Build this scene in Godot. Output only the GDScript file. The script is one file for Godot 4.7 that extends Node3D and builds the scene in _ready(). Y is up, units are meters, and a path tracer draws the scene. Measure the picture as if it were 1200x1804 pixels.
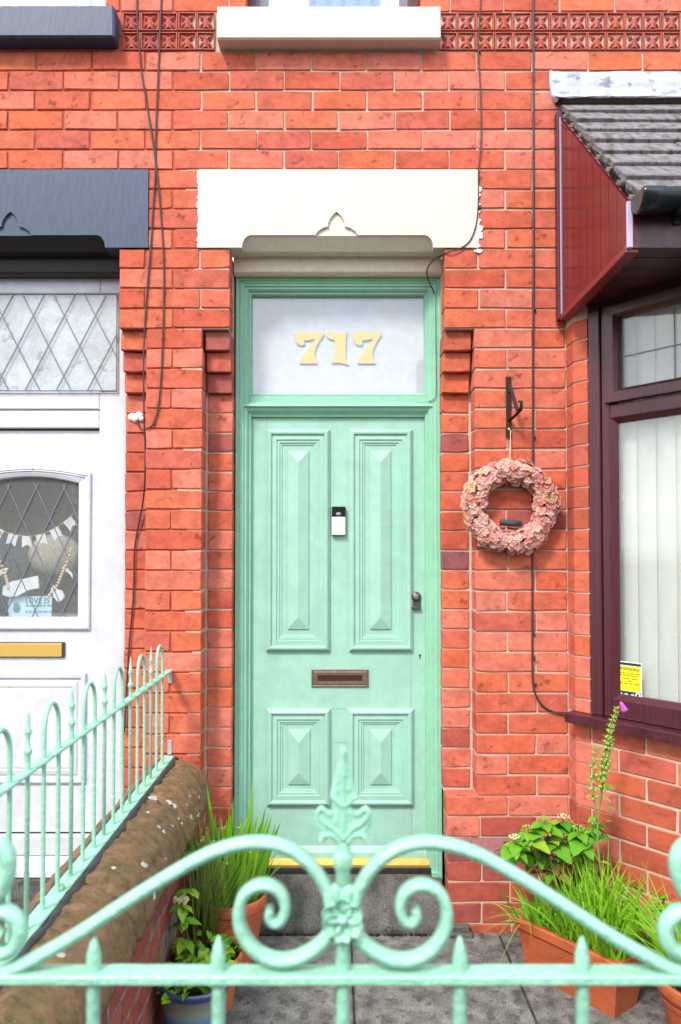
extends Node3D

# ---------------------------------------------------------------- camera model
const FOCAL := 1390.0            # focal length in photograph pixels (photograph 1200 x 1804)
const AXIS := Vector2(592, 936)  # where the optical axis meets the photograph
const EYE := Vector3(0, 1.555, 3.3)
var pitch := atan(0.0264)
var rng := RandomNumberGenerator.new()
var taken := {}
var M := {}
var warp := Transform3D()         # applied to every corner that is added

# a pixel gives a direction; the distance comes from the plane the thing lies in
func ray(px: float, py: float) -> Vector3:
	var y := -(py - AXIS.y) / FOCAL
	return Vector3((px - AXIS.x) / FOCAL, y * cos(pitch) + sin(pitch), y * sin(pitch) - cos(pitch))
func at_z(px: float, py: float, z := 0.0) -> Vector3:
	var d := ray(px, py)
	return EYE + d * ((z - EYE.z) / d.z)
func at_y(px: float, py: float, y := 0.0) -> Vector3:
	var d := ray(px, py)
	return EYE + d * ((y - EYE.y) / d.y)

# ---------------------------------------------------------------- mesh helpers
func begin(smooth := false) -> SurfaceTool:
	var st := SurfaceTool.new()
	st.begin(Mesh.PRIMITIVE_TRIANGLES)
	st.set_smooth_group(0 if smooth else -1)
	return st
func tri(st: SurfaceTool, a: Vector3, b: Vector3, c: Vector3) -> void:
	st.add_vertex(warp * a); st.add_vertex(warp * c); st.add_vertex(warp * b)
func quad(st: SurfaceTool, a: Vector3, b: Vector3, c: Vector3, d: Vector3) -> void:
	tri(st, a, b, c); tri(st, a, c, d)
func done(st: SurfaceTool) -> ArrayMesh:
	st.generate_normals()
	return st.commit()
func obj(called: String, mesh: Mesh, m: Material, parent: Node = self) -> MeshInstance3D:
	var o := MeshInstance3D.new()
	o.name = numbered(called) if parent == self else called
	o.mesh = mesh
	o.material_override = m
	parent.add_child(o, true)
	return o
func numbered(called: String) -> String:
	if not taken.has(called):
		taken[called] = 0
		return called
	taken[called] += 1
	return "%s_%03d" % [called, taken[called]]
func thing(called: String, label: String, category: String, at := Vector3.ZERO, group := "") -> Node3D:
	var o := Node3D.new()
	o.name = numbered(called)
	add_child(o, true)
	o.position = at
	tag(o, label, category, group)
	return o
func tag(o: Node, label: String, category: String, group := "") -> void:
	o.set_meta("label", label)
	o.set_meta("category", category)
	if group: o.set_meta("group", group)
func part(called: String, parent: Node) -> Node3D:
	var o := Node3D.new()
	o.name = called
	parent.add_child(o, true)
	return o

# a box with chamfered edges
func box(st: SurfaceTool, a: Vector3, b: Vector3, c := 0.0) -> void:
	var lo := Vector3(minf(a.x, b.x), minf(a.y, b.y), minf(a.z, b.z))
	var hi := Vector3(maxf(a.x, b.x), maxf(a.y, b.y), maxf(a.z, b.z))
	c = minf(c, 0.45 * minf(hi.x - lo.x, minf(hi.y - lo.y, hi.z - lo.z)))
	var mid := (lo + hi) / 2.0
	var h := (hi - lo) / 2.0
	for ax in 3:
		var u := (ax + 1) % 3
		var v := (ax + 2) % 3
		for s in [-1.0, 1.0]:
			var p := []
			for q in [[-1, -1], [1, -1], [1, 1], [-1, 1]]:
				var w := Vector3.ZERO
				w[ax] = s * h[ax]; w[u] = q[0] * (h[u] - c); w[v] = q[1] * (h[v] - c)
				p.append(mid + w)
			if s > 0: quad(st, p[0], p[1], p[2], p[3])
			else: quad(st, p[3], p[2], p[1], p[0])
		if c <= 0.0: continue
		for s in [-1.0, 1.0]:
			for r in [-1.0, 1.0]:
				var e := []
				for k in [-1.0, 1.0]:
					var w1 := Vector3.ZERO
					w1[ax] = k * (h[ax] - c); w1[u] = s * h[u]; w1[v] = r * (h[v] - c)
					var w2 := Vector3.ZERO
					w2[ax] = k * (h[ax] - c); w2[u] = s * (h[u] - c); w2[v] = r * h[v]
					e.append([mid + w1, mid + w2])
				if s * r > 0: quad(st, e[0][0], e[0][1], e[1][1], e[1][0])
				else: quad(st, e[0][1], e[0][0], e[1][0], e[1][1])
	if c > 0.0:
		for sx in [-1.0, 1.0]:
			for sy in [-1.0, 1.0]:
				for sz in [-1.0, 1.0]:
					var s := Vector3(sx, sy, sz)
					var pa := mid + Vector3(sx * h.x, sy * (h.y - c), sz * (h.z - c))
					var pb := mid + Vector3(sx * (h.x - c), sy * h.y, sz * (h.z - c))
					var pc := mid + Vector3(sx * (h.x - c), sy * (h.y - c), sz * h.z)
					if s.x * s.y * s.z > 0: tri(st, pa, pb, pc)
					else: tri(st, pa, pc, pb)
func box_mesh(a: Vector3, b: Vector3, c := 0.0) -> ArrayMesh:
	var st := begin()
	box(st, a, b, c)
	return done(st)

# polygon in xy pushed out from z0 (back) to z1 (front), edges of the front rounded off by c
func extrude(st: SurfaceTool, poly: PackedVector2Array, z0: float, z1: float, c := 0.0) -> void:
	if Geometry2D.is_polygon_clockwise(poly): poly.reverse()
	var n := poly.size()
	var cap := poly.duplicate()
	if c > 0.0:
		for i in n:
			var e1 := (poly[i] - poly[(i + n - 1) % n]).normalized()
			var e2 := (poly[(i + 1) % n] - poly[i]).normalized()
			var m := (Vector2(-e1.y, e1.x) + Vector2(-e2.y, e2.x))
			var l := maxf(m.length(), 0.6)
			cap[i] = poly[i] + m.normalized() * c * 2.0 / l
	var idx := Geometry2D.triangulate_polygon(cap)
	for k in range(0, idx.size(), 3):
		var a := cap[idx[k]]; var b := cap[idx[k + 1]]; var d := cap[idx[k + 2]]
		if (b - a).cross(d - a) < 0:
			var t := b
			b = d; d = t
		tri(st, Vector3(a.x, a.y, z1), Vector3(b.x, b.y, z1), Vector3(d.x, d.y, z1))
	idx = Geometry2D.triangulate_polygon(poly)
	for k in range(0, idx.size(), 3):
		var a := poly[idx[k]]; var b := poly[idx[k + 1]]; var d := poly[idx[k + 2]]
		if (b - a).cross(d - a) < 0:
			var t := b
			b = d; d = t
		tri(st, Vector3(a.x, a.y, z0), Vector3(d.x, d.y, z0), Vector3(b.x, b.y, z0))
	for i in n:
		var j := (i + 1) % n
		var a := poly[i]; var b := poly[j]
		quad(st, Vector3(a.x, a.y, z0), Vector3(b.x, b.y, z0), Vector3(b.x, b.y, z1 - c), Vector3(a.x, a.y, z1 - c))
		if c > 0.0:
			quad(st, Vector3(a.x, a.y, z1 - c), Vector3(b.x, b.y, z1 - c), Vector3(cap[j].x, cap[j].y, z1), Vector3(cap[i].x, cap[i].y, z1))

# footprint in xz raised from y0 to y1 with chamfered top and bottom edges
func prism(st: SurfaceTool, foot: PackedVector2Array, y0: float, y1: float, c := 0.0) -> void:
	var poly := PackedVector2Array()
	for p in foot: poly.append(Vector2(p.x, -p.y))
	warp = Transform3D(Basis(Vector3.RIGHT, -PI / 2.0), Vector3.ZERO)
	extrude(st, poly, y0, y1, c)
	warp = Transform3D()

# mitred mouldings round a rectangle: profile of (inset, z); sides 1 left 2 right 4 top 8 bottom
func ring(st: SurfaceTool, x0: float, y0: float, x1: float, y1: float, prof: Array, sides := 15) -> void:
	for i in prof.size() - 1:
		var r := []
		for k in 2:
			var f: float = prof[i + k][0]
			var z: float = prof[i + k][1]
			var yb := y0 + (f if sides & 8 else 0.0)
			var yt := y1 - (f if sides & 4 else 0.0)
			var xl := x0 + (f if sides & 1 else 0.0)
			var xr := x1 - (f if sides & 2 else 0.0)
			r.append([Vector3(xl, yb, z), Vector3(xr, yb, z), Vector3(xr, yt, z), Vector3(xl, yt, z)])
		var A: Array = r[0]; var B: Array = r[1]
		if sides & 1: quad(st, A[0], B[0], B[3], A[3])
		if sides & 8: quad(st, A[0], A[1], B[1], B[0])
		if sides & 2: quad(st, A[1], A[2], B[2], B[1])
		if sides & 4: quad(st, A[2], A[3], B[3], B[2])
func hip(st: SurfaceTool, x0: float, y0: float, x1: float, y1: float, z0: float, z1: float) -> void:
	var h := (x1 - x0) / 2.0
	var a := Vector3(x0, y0, z0); var b := Vector3(x1, y0, z0); var c := Vector3(x1, y1, z0); var d := Vector3(x0, y1, z0)
	var lo := Vector3(x0 + h, y0 + h * 1.15, z1); var hi := Vector3(x0 + h, y1 - h * 1.15, z1)
	tri(st, a, b, lo); tri(st, c, d, hi); quad(st, b, c, hi, lo); quad(st, d, a, lo, hi)

func smooth_path(pts: Array, sub := 6) -> Array:
	var out := []
	var n := pts.size()
	for i in n - 1:
		var p0 = pts[maxi(i - 1, 0)]; var p1 = pts[i]; var p2 = pts[i + 1]; var p3 = pts[mini(i + 2, n - 1)]
		for k in sub:
			var t := float(k) / sub
			out.append(0.5 * ((2.0 * p1) + (p2 - p0) * t + (2.0 * p0 - 5.0 * p1 + 4.0 * p2 - p3) * t * t + (3.0 * p1 - p0 - 3.0 * p2 + p3) * t * t * t))
	out.append(pts[n - 1])
	return out
# round bar; radius is a number or one per point
func tube(st: SurfaceTool, pts: Array, radius, n := 8, caps := true) -> void:
	var rings := []
	var t0: Vector3 = (pts[1] - pts[0]).normalized()
	var side := t0.cross(Vector3.UP if absf(t0.y) < 0.9 else Vector3.RIGHT).normalized()
	for i in pts.size():
		var a: Vector3 = pts[maxi(i - 1, 0)]
		var b: Vector3 = pts[mini(i + 1, pts.size() - 1)]
		var t := (b - a).normalized()
		side = (side - t * side.dot(t)).normalized()
		var up := t.cross(side)
		var r: float = radius[i] if radius is Array else radius
		var rg := []
		for k in n:
			var f := TAU * k / n
			rg.append(pts[i] + (side * cos(f) + up * sin(f)) * r)
		rings.append(rg)
	for i in rings.size() - 1:
		for k in n:
			var j := (k + 1) % n
			quad(st, rings[i][k], rings[i][j], rings[i + 1][j], rings[i + 1][k])
	if caps:
		for k in range(1, n - 1):
			tri(st, rings[0][0], rings[0][k + 1], rings[0][k])
			tri(st, rings[-1][0], rings[-1][k], rings[-1][k + 1])
func tube_mesh(pts: Array, radius, n := 8) -> ArrayMesh:
	var st := begin(true)
	tube(st, pts, radius, n)
	return done(st)
# flat forged bar along a curve in an xy plane; half thickness hw (number or array), half depth hd along z
func forged(st: SurfaceTool, pts: Array, hw, hd: float, soft := 0.5) -> void:
	var rings := []
	for i in pts.size():
		var a: Vector3 = pts[maxi(i - 1, 0)]
		var b: Vector3 = pts[mini(i + 1, pts.size() - 1)]
		var t := (b - a).normalized()
		var nn := Vector3(-t.y, t.x, 0)
		var w: float = hw[i] if hw is Array else hw
		var c := w * soft
		var rg := []
		for q in [[w, hd - c], [w - c, hd], [-w + c, hd], [-w, hd - c], [-w, -hd + c], [-w + c, -hd], [w - c, -hd], [w, -hd + c]]:
			rg.append(pts[i] + nn * q[0] + Vector3(0, 0, q[1]))
		rings.append(rg)
	for i in rings.size() - 1:
		for k in 8:
			var j := (k + 1) % 8
			quad(st, rings[i][k], rings[i][j], rings[i + 1][j], rings[i + 1][k])
	for k in range(1, 7):
		tri(st, rings[0][0], rings[0][k + 1], rings[0][k])
		tri(st, rings[-1][0], rings[-1][k], rings[-1][k + 1])
func lathe(st: SurfaceTool, prof: Array, n := 32, at := Vector3.ZERO, uv := false, squash := Vector3.ONE) -> void:
	for i in prof.size() - 1:
		for k in n:
			var p := []
			for q in [[i, k], [i, k + 1], [i + 1, k + 1], [i + 1, k]]:
				var f: float = -TAU * q[1] / n
				var r: float = prof[q[0]][0]
				p.append((at + Vector3(r * cos(f), prof[q[0]][1], r * sin(f))) * squash)
			quad(st, p[0], p[1], p[2], p[3])
func ball(st: SurfaceTool, c: Vector3, r: Vector3, n := 8, m := 5) -> void:
	var prof := []
	for i in m + 1:
		var f := -PI / 2 + PI * i / m
		prof.append([maxf(cos(f), 0.001), sin(f)])
	lathe(st, prof, n, Vector3(c.x / r.x, c.y / r.y, c.z / r.z), false, r)
# a leaf in its own frame: lies along +y, faces +z
func leaf_mesh(length: float, width: float, droop := 0.25, fold := 0.25, teeth := 0, tip := 1.0) -> ArrayMesh:
	var st := begin(true)
	var n := 7
	var rows := []
	for i in n + 1:
		var t := float(i) / n
		var w := width * pow(sin(PI * pow(t, 0.75)), tip) * 0.5
		if teeth and i % 2 == 1: w *= 0.86
		var y := length * t * cos(droop * t * 0.8)
		var z := -length * droop * t * t
		rows.append([Vector3(-w, y, z + w * fold), Vector3(-w * 0.5, y, z + w * fold * 0.75), Vector3(0, y, z), Vector3(w * 0.5, y, z + w * fold * 0.75), Vector3(w, y, z + w * fold)])
	for i in n:
		for k in 4:
			quad(st, rows[i][k], rows[i][k + 1], rows[i + 1][k + 1], rows[i + 1][k])
	return done(st)
# grass or sword blade from a to its tip
func blade(st: SurfaceTool, a: Vector3, dir: Vector3, length: float, width: float, droop: float, n := 6) -> void:
	var side := dir.cross(Vector3.UP).normalized()
	if side.length() < 0.1: side = Vector3.RIGHT
	if absf(dir.y) > 0.9: side = Vector3(1, 0, 0)
	side = (side - dir * side.dot(dir)).normalized().rotated(dir.normalized(), rng.randf_range(-0.8, 0.8))
	var flat := Vector3(dir.x, 0, dir.z)
	var prev := []
	for i in n + 1:
		var t := float(i) / n
		var p := a + dir * length * t + (flat.normalized() * 0.6 + Vector3.DOWN) * droop * length * t * t
		var w := width * 0.5 * (1.0 - pow(t, 2.2)) * (0.75 + 0.25 * minf(t * 5.0, 1.0))
		var nn := dir.cross(side).normalized()
		var row := [p - side * w + nn * w * 0.3, p, p + side * w + nn * w * 0.3]
		if i > 0:
			quad(st, prev[0], prev[1], row[1], row[0])
			quad(st, prev[1], prev[2], row[2], row[1])
		prev = row

# ---------------------------------------------------------------- materials
func lin(r: float, g: float, b: float, a := 1.0) -> Color:
	var c := Color(r, g, b).linear_to_srgb()
	c.a = a
	return c
func noise(sd: int, freq: float, oct := 3, size := 512, kind := FastNoiseLite.TYPE_SIMPLEX_SMOOTH) -> PackedByteArray:
	var n := FastNoiseLite.new()
	n.seed = sd
	n.frequency = freq
	n.noise_type = kind
	n.fractal_octaves = oct
	var im := n.get_seamless_image(size, size)
	im.convert(Image.FORMAT_L8)
	return im.get_data()
func texture(size: int, f: Callable) -> ImageTexture:
	var d := PackedByteArray()
	d.resize(size * size * 3)
	for i in size * size:
		var c: Color = f.call(i)
		d[i * 3] = clampi(int(c.r * 255.0), 0, 255)
		d[i * 3 + 1] = clampi(int(c.g * 255.0), 0, 255)
		d[i * 3 + 2] = clampi(int(c.b * 255.0), 0, 255)
	return ImageTexture.create_from_image(Image.create_from_data(size, size, false, Image.FORMAT_RGB8, d))
func grey(d: PackedByteArray, size := 512) -> ImageTexture:
	return ImageTexture.create_from_image(Image.create_from_data(size, size, false, Image.FORMAT_L8, d))
func mat(c: Color, rough := 0.8, o := {}) -> StandardMaterial3D:
	var m := StandardMaterial3D.new()
	m.albedo_color = c
	m.roughness = rough
	m.metallic = o.get("metal", 0.0)
	m.metallic_specular = o.get("spec", 0.5)
	m.cull_mode = BaseMaterial3D.CULL_DISABLED
	m.uv1_triplanar = true
	m.uv1_world_triplanar = o.get("world", true)
	m.uv1_scale = o.get("scale", Vector3.ONE)
	m.uv1_offset = o.get("offset", Vector3.ZERO)
	if o.has("tex"): m.albedo_texture = o.tex
	if o.has("bump"):
		m.heightmap_enabled = true
		m.heightmap_texture = o.bump
		m.heightmap_scale = o.get("bumps", 0.1)
	if o.has("back"):
		m.backlight_enabled = true
		m.backlight = o.back
	if o.has("coat"):
		m.clearcoat_enabled = true
		m.clearcoat = o.coat
		m.clearcoat_roughness = o.get("coatr", 0.1)
	return m
func glass(a := 0.1, tint := Color(0.9, 0.95, 0.95)) -> StandardMaterial3D:
	var m := StandardMaterial3D.new()
	m.albedo_color = Color(tint.r, tint.g, tint.b, a)
	m.transparency = BaseMaterial3D.TRANSPARENCY_ALPHA
	m.roughness = 0.02
	m.metallic_specular = 0.75
	m.cull_mode = BaseMaterial3D.CULL_DISABLED
	return m

func make_materials() -> void:
	var coarse := noise(11, 0.012, 3)
	var mid := noise(12, 0.04, 4)
	var fine := noise(13, 0.16, 3)
	var grit := noise(14, 0.35, 2)
	var cell := noise(15, 0.05, 3, 512, FastNoiseLite.TYPE_VALUE_CUBIC)
	var patch := noise(16, 0.02, 5)
	var streak := noise(17, 0.03, 4)
	var b := func(d: PackedByteArray, i: int) -> float: return d[i] / 255.0
	M.t_brick = texture(512, func(i: int):
		var v: float = 0.87 + 0.18 * (b.call(coarse, i) - 0.5) + 0.14 * (b.call(mid, i) - 0.5) + 0.12 * (b.call(fine, i) - 0.5)
		var c := Color(v * 1.06, v * 1.0, v * 0.98)
		var sp: float = b.call(grit, i)
		if sp > 0.74 and b.call(mid, i) > 0.5: c = c.lerp(Color(0.28, 0.18, 0.18), clampf((sp - 0.76) * 4.0, 0, 0.7))
		var pa: float = b.call(patch, i)
		if pa > 0.66: c = c.lerp(Color(0.95, 0.98, 1.0), clampf((pa - 0.66) * 1.6, 0, 0.35))
		if pa < 0.27: c = c.lerp(Color(0.42, 0.34, 0.36), clampf((0.24 - pa) * 3.0, 0, 0.45))
		return c)
	M.t_plain = texture(512, func(i: int):
		var v: float = 0.93 + 0.06 * (b.call(coarse, i) - 0.5) + 0.05 * (b.call(mid, i) - 0.5) + 0.04 * (b.call(fine, i) - 0.5)
		return Color(v, v, v))
	M.t_dirt = texture(512, func(i: int):
		var v: float = 0.93 + 0.06 * (b.call(mid, i) - 0.5)
		var c := Color(v, v, v)
		var sp: float = b.call(grit, i)
		if sp > 0.8: c = c.lerp(Color(0.45, 0.42, 0.35), clampf((sp - 0.8) * 4.0, 0, 0.6))
		return c)
	M.t_stone = texture(512, func(i: int):
		var v: float = b.call(patch, i) * 0.6 + b.call(mid, i) * 0.4
		var c := Color(0.52, 0.45, 0.30).lerp(Color(0.70, 0.58, 0.42), clampf(v * 1.8 - 0.4, 0, 1))
		if b.call(coarse, i) > 0.55: c = c.lerp(Color(0.82, 0.60, 0.50), clampf((b.call(coarse, i) - 0.55) * 3.0, 0, 0.6))
		c = c.lerp(Color(0.34, 0.31, 0.20), clampf((0.42 - b.call(streak, i)) * 2.2, 0, 0.6))
		return c * (0.86 + 0.3 * b.call(fine, i)))
	M.t_concrete = texture(512, func(i: int):
		var v: float = 0.55 + 0.5 * (b.call(grit, i) - 0.5) + 0.35 * (b.call(fine, i) - 0.5) + 0.3 * (b.call(coarse, i) - 0.5)
		var c := Color(v, v * 0.985, v * 0.96)
		if b.call(patch, i) > 0.68: c = c.lerp(Color(0.72, 0.72, 0.72), 0.25)
		if b.call(patch, i) < 0.3: c = c.lerp(Color(0.25, 0.24, 0.2), 0.4)
		return c)
	M.t_tile = texture(512, func(i: int):
		var v: float = 0.64 + 0.2 * (b.call(mid, i) - 0.5) + 0.16 * (b.call(fine, i) - 0.5)
		var c := Color(v, v, v * 1.04)
		if b.call(patch, i) < 0.34: c = c.lerp(Color(0.36, 0.36, 0.28), 0.7)
		if b.call(patch, i) > 0.7: c = c.lerp(Color(0.85, 0.85, 0.86), 0.5)
		return c)
	M.t_lead = texture(512, func(i: int):
		var v: float = 0.80 + 0.16 * (b.call(streak, i) - 0.5) + 0.1 * (b.call(fine, i) - 0.5)
		var c := Color(v, v * 1.01, v * 1.05)
		if b.call(patch, i) > 0.66: c = c.lerp(Color(0.42, 0.43, 0.47), clampf((b.call(patch, i) - 0.66) * 9.0, 0, 0.7))
		return c)
	M.t_blue = texture(512, func(i: int):
		var v: float = 0.88 + 0.2 * (b.call(streak, i) - 0.5) + 0.14 * (b.call(fine, i) - 0.5)
		var c := Color(v, v, v)
		if b.call(patch, i) > 0.7: c = c.lerp(Color(1, 1, 1), 0.35)
		return c)
	var wood := FastNoiseLite.new()
	wood.seed = 5; wood.frequency = 0.02; wood.fractal_octaves = 4
	M.t_grain = texture(256, func(i: int):
		var x := i % 256
		var y := i / 256
		var a := TAU * x / 256.0
		var e := TAU * y / 256.0
		var v := 0.5 + 0.5 * wood.get_noise_3d(cos(a) * 140.0, sin(a) * 140.0 + cos(e) * 9.0, sin(e) * 9.0)
		v = 0.72 + 0.42 * (v - 0.5) + 0.18 * sin(v * 40.0) * 0.5
		return Color(v, v, v))
	M.t_rust = texture(512, func(i: int):
		return Color(0.30, 0.20, 0.16).lerp(Color(0.62, 0.36, 0.22), b.call(mid, i)) * (0.7 + 0.6 * b.call(fine, i)))
	var b_fine := grey(fine)
	var b_grit := grey(grit)
	var b_mid := grey(mid)
	# brick tints
	var tints := [[0.60, 0.15, 0.078], [0.63, 0.19, 0.115], [0.57, 0.13, 0.062], [0.62, 0.175, 0.10], [0.52, 0.11, 0.055], [0.62, 0.195, 0.12], [0.58, 0.14, 0.06], [0.52, 0.125, 0.075], [0.61, 0.16, 0.075], [0.55, 0.13, 0.065]]
	M.bricks = []
	for i in tints.size():
		var t: Array = tints[i]
		M.bricks.append(mat(lin(t[0], t[1] * 1.04, t[2] * 1.2), 0.82, {"tex": M.t_brick, "scale": Vector3(1.35, 1.6, 1.35), "offset": Vector3(0.37 * i, 0.61 * i, 0.2 * i), "bump": b_fine, "bumps": 0.06, "spec": 0.35}))
	M.bricks_dark = []
	for t in [[0.44, 0.095, 0.05], [0.40, 0.085, 0.055], [0.36, 0.085, 0.07], [0.48, 0.105, 0.05]]:
		M.bricks_dark.append(mat(lin(t[0], t[1], t[2]), 0.75, {"tex": M.t_brick, "scale": Vector3(1.7, 1.9, 1.7), "offset": Vector3(t[0] * 9, t[1] * 31, 0), "bump": b_fine, "bumps": 0.06}))
	M.brick_purple = mat(lin(0.26, 0.085, 0.095), 0.5, {"tex": M.t_brick, "scale": Vector3(2, 2, 2), "bump": b_fine, "bumps": 0.05})
	M.brick_wall = []
	for t in [[0.26, 0.05, 0.033], [0.20, 0.045, 0.035], [0.31, 0.07, 0.04]]:
		M.brick_wall.append(mat(lin(t[0], t[1], t[2]), 0.85, {"tex": M.t_brick, "scale": Vector3(1.9, 2.1, 1.9), "bump": b_fine, "bumps": 0.1}))
	M.mortar = mat(lin(0.58, 0.45, 0.36), 0.95, {"tex": M.t_dirt, "scale": Vector3(2, 2, 2), "bump": b_grit, "bumps": 0.15, "spec": 0.2})
	M.mortar_red = mat(lin(0.45, 0.13, 0.085), 0.95, {"tex": M.t_brick, "scale": Vector3(2, 2, 2), "bump": b_grit, "bumps": 0.15, "spec": 0.2})
	M.mortar_grey = mat(lin(0.50, 0.46, 0.42), 0.95, {"tex": M.t_concrete, "scale": Vector3(2, 2, 2), "bump": b_grit, "bumps": 0.15})
	M.terracotta_tile = mat(lin(0.44, 0.085, 0.062), 0.6, {"tex": M.t_brick, "scale": Vector3(4, 4, 4), "bump": b_fine, "bumps": 0.05})
	M.cream = mat(lin(0.67, 0.62, 0.535), 0.65, {"tex": M.t_dirt, "scale": Vector3(1.1, 1.1, 1.1), "bump": b_mid, "bumps": 0.06})
	M.cream_old = mat(lin(0.66, 0.55, 0.42), 0.7, {"tex": M.t_plain, "scale": Vector3(2, 2, 2), "bump": b_mid, "bumps": 0.08})
	M.cream_under = mat(lin(0.76, 0.68, 0.54), 0.65, {"tex": M.t_plain, "scale": Vector3(2, 2, 2), "bump": b_mid, "bumps": 0.06})
	M.smear = mat(lin(0.84, 0.85, 0.86), 0.7, {"tex": M.t_dirt})
	M.blue = mat(lin(0.034, 0.058, 0.122), 0.5, {"tex": M.t_blue, "scale": Vector3(2.2, 0.5, 2.2), "bump": b_mid, "bumps": 0.05})
	M.black = mat(lin(0.018, 0.016, 0.016), 0.45, {"tex": M.t_plain, "scale": Vector3(2, 2, 2)})
	M.mint = mat(lin(0.33, 0.575, 0.46), 0.38, {"tex": M.t_plain, "scale": Vector3(0.8, 0.8, 0.8), "bump": b_mid, "bumps": 0.006})
	M.mint_frame = mat(lin(0.27, 0.57, 0.405), 0.4, {"tex": M.t_plain, "scale": Vector3(1.1, 1.1, 1.1), "bump": b_mid, "bumps": 0.012})
	M.mint_iron = mat(lin(0.29, 0.59, 0.435), 0.42, {"tex": M.t_dirt, "scale": Vector3(2.5, 2.5, 2.5), "bump": b_mid, "bumps": 0.22})
	M.white = mat(lin(0.64, 0.655, 0.70), 0.35, {"tex": M.t_plain, "scale": Vector3(0.8, 0.8, 0.8)})
	M.white_soft = mat(lin(0.74, 0.75, 0.76), 0.7)
	M.seal = mat(lin(0.04, 0.04, 0.05), 0.7)
	M.maroon = mat(lin(0.13, 0.024, 0.038), 0.36, {"tex": M.t_grain, "scale": Vector3(9, 0.8, 9), "bump": grey(noise(31, 0.2, 2)), "bumps": 0.01})
	M.maroon_flat = mat(lin(0.13, 0.024, 0.038), 0.36, {"tex": M.t_grain, "scale": Vector3(0.8, 9, 0.8)})
	M.maroon_board = mat(lin(0.26, 0.018, 0.034), 0.22, {"tex": M.t_grain, "scale": Vector3(5, 0.5, 5)})
	M.soffit = mat(lin(0.13, 0.024, 0.038), 0.4, {"tex": M.t_grain, "scale": Vector3(0.6, 5, 5)})
	M.lilac = mat(lin(0.42, 0.36, 0.50), 0.4)
	M.lead_flash = mat(lin(0.60, 0.62, 0.66), 0.6, {"tex": M.t_lead, "scale": Vector3(0.9, 1.4, 0.9), "bump": b_mid, "bumps": 0.1})
	M.roof_tile = mat(lin(0.36, 0.335, 0.33), 0.85, {"tex": M.t_tile, "scale": Vector3(2, 2, 2), "bump": b_grit, "bumps": 0.2})
	M.moss = mat(lin(0.055, 0.050, 0.024), 0.95, {"tex": M.t_rust, "scale": Vector3(6, 6, 6), "bump": b_grit, "bumps": 0.3})
	M.gutter = mat(lin(0.012, 0.018, 0.022), 0.28, {"tex": M.t_plain})
	M.cable = mat(lin(0.035, 0.022, 0.025), 0.6)
	M.rust = mat(lin(0.16, 0.09, 0.07), 0.8, {"tex": M.t_rust, "scale": Vector3(6, 6, 6), "bump": b_fine, "bumps": 0.1})
	M.galv = mat(lin(0.55, 0.57, 0.60), 0.4, {"metal": 0.6, "tex": M.t_plain})
	M.bronze = mat(lin(0.20, 0.145, 0.115), 0.4, {"metal": 0.35, "tex": M.t_brick, "scale": Vector3(5, 5, 5)})
	M.pewter = mat(lin(0.10, 0.10, 0.10), 0.4, {"metal": 0.5, "tex": M.t_plain, "scale": Vector3(5, 5, 5)})
	M.brass = mat(lin(0.62, 0.38, 0.09), 0.3, {"metal": 0.75, "tex": M.t_plain, "scale": Vector3(3, 3, 3)})
	M.gold = mat(lin(0.83, 0.55, 0.14), 0.3, {"metal": 0.55})
	M.stone = mat(lin(0.38, 0.36, 0.30), 0.88, {"tex": M.t_stone, "scale": Vector3(1.6, 1.6, 1.6), "bump": b_grit, "bumps": 0.35})
	M.stone_pink = mat(lin(0.50, 0.43, 0.375), 0.88, {"tex": M.t_stone, "scale": Vector3(2.1, 2.1, 2.1), "offset": Vector3(0.3, 0.1, 0.6), "bump": b_grit, "bumps": 0.3})
	M.lichen = mat(lin(0.46, 0.46, 0.41), 0.95, {"tex": M.t_plain})
	M.tar = mat(lin(0.035, 0.036, 0.042), 0.6, {"bump": b_mid, "bumps": 0.4})
	M.slab = mat(lin(0.44, 0.44, 0.43), 0.9, {"tex": M.t_concrete, "scale": Vector3(1.6, 1.6, 1.6), "bump": b_grit, "bumps": 0.15})
	M.step = mat(lin(0.27, 0.265, 0.25), 0.85, {"tex": M.t_concrete, "scale": Vector3(1.1, 1.1, 1.1), "bump": b_mid, "bumps": 0.12})
	M.ground = mat(lin(0.09, 0.085, 0.075), 0.95, {"tex": M.t_concrete, "scale": Vector3(0.7, 0.7, 0.7)})
	M.asphalt = mat(lin(0.055, 0.055, 0.058), 0.9, {"tex": M.t_concrete, "scale": Vector3(0.9, 0.9, 0.9)})
	M.terracotta = mat(lin(0.52, 0.15, 0.06), 0.75, {"tex": M.t_brick, "scale": Vector3(1.6, 1.6, 1.6), "bump": b_fine, "bumps": 0.04})
	M.plastic_terra = mat(lin(0.46, 0.115, 0.038), 0.55, {"tex": M.t_brick, "scale": Vector3(1.5, 1.5, 1.5)})
	M.soil = mat(lin(0.035, 0.025, 0.018), 1.0, {"tex": M.t_concrete, "scale": Vector3(4, 4, 4), "bump": b_grit, "bumps": 0.6})
	M.glaze = StandardMaterial3D.new()
	M.glaze.vertex_color_use_as_albedo = true
	M.glaze.roughness = 0.12
	M.glaze.clearcoat_enabled = true
	M.glaze.clearcoat = 0.6
	M.glaze.cull_mode = BaseMaterial3D.CULL_DISABLED
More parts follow.
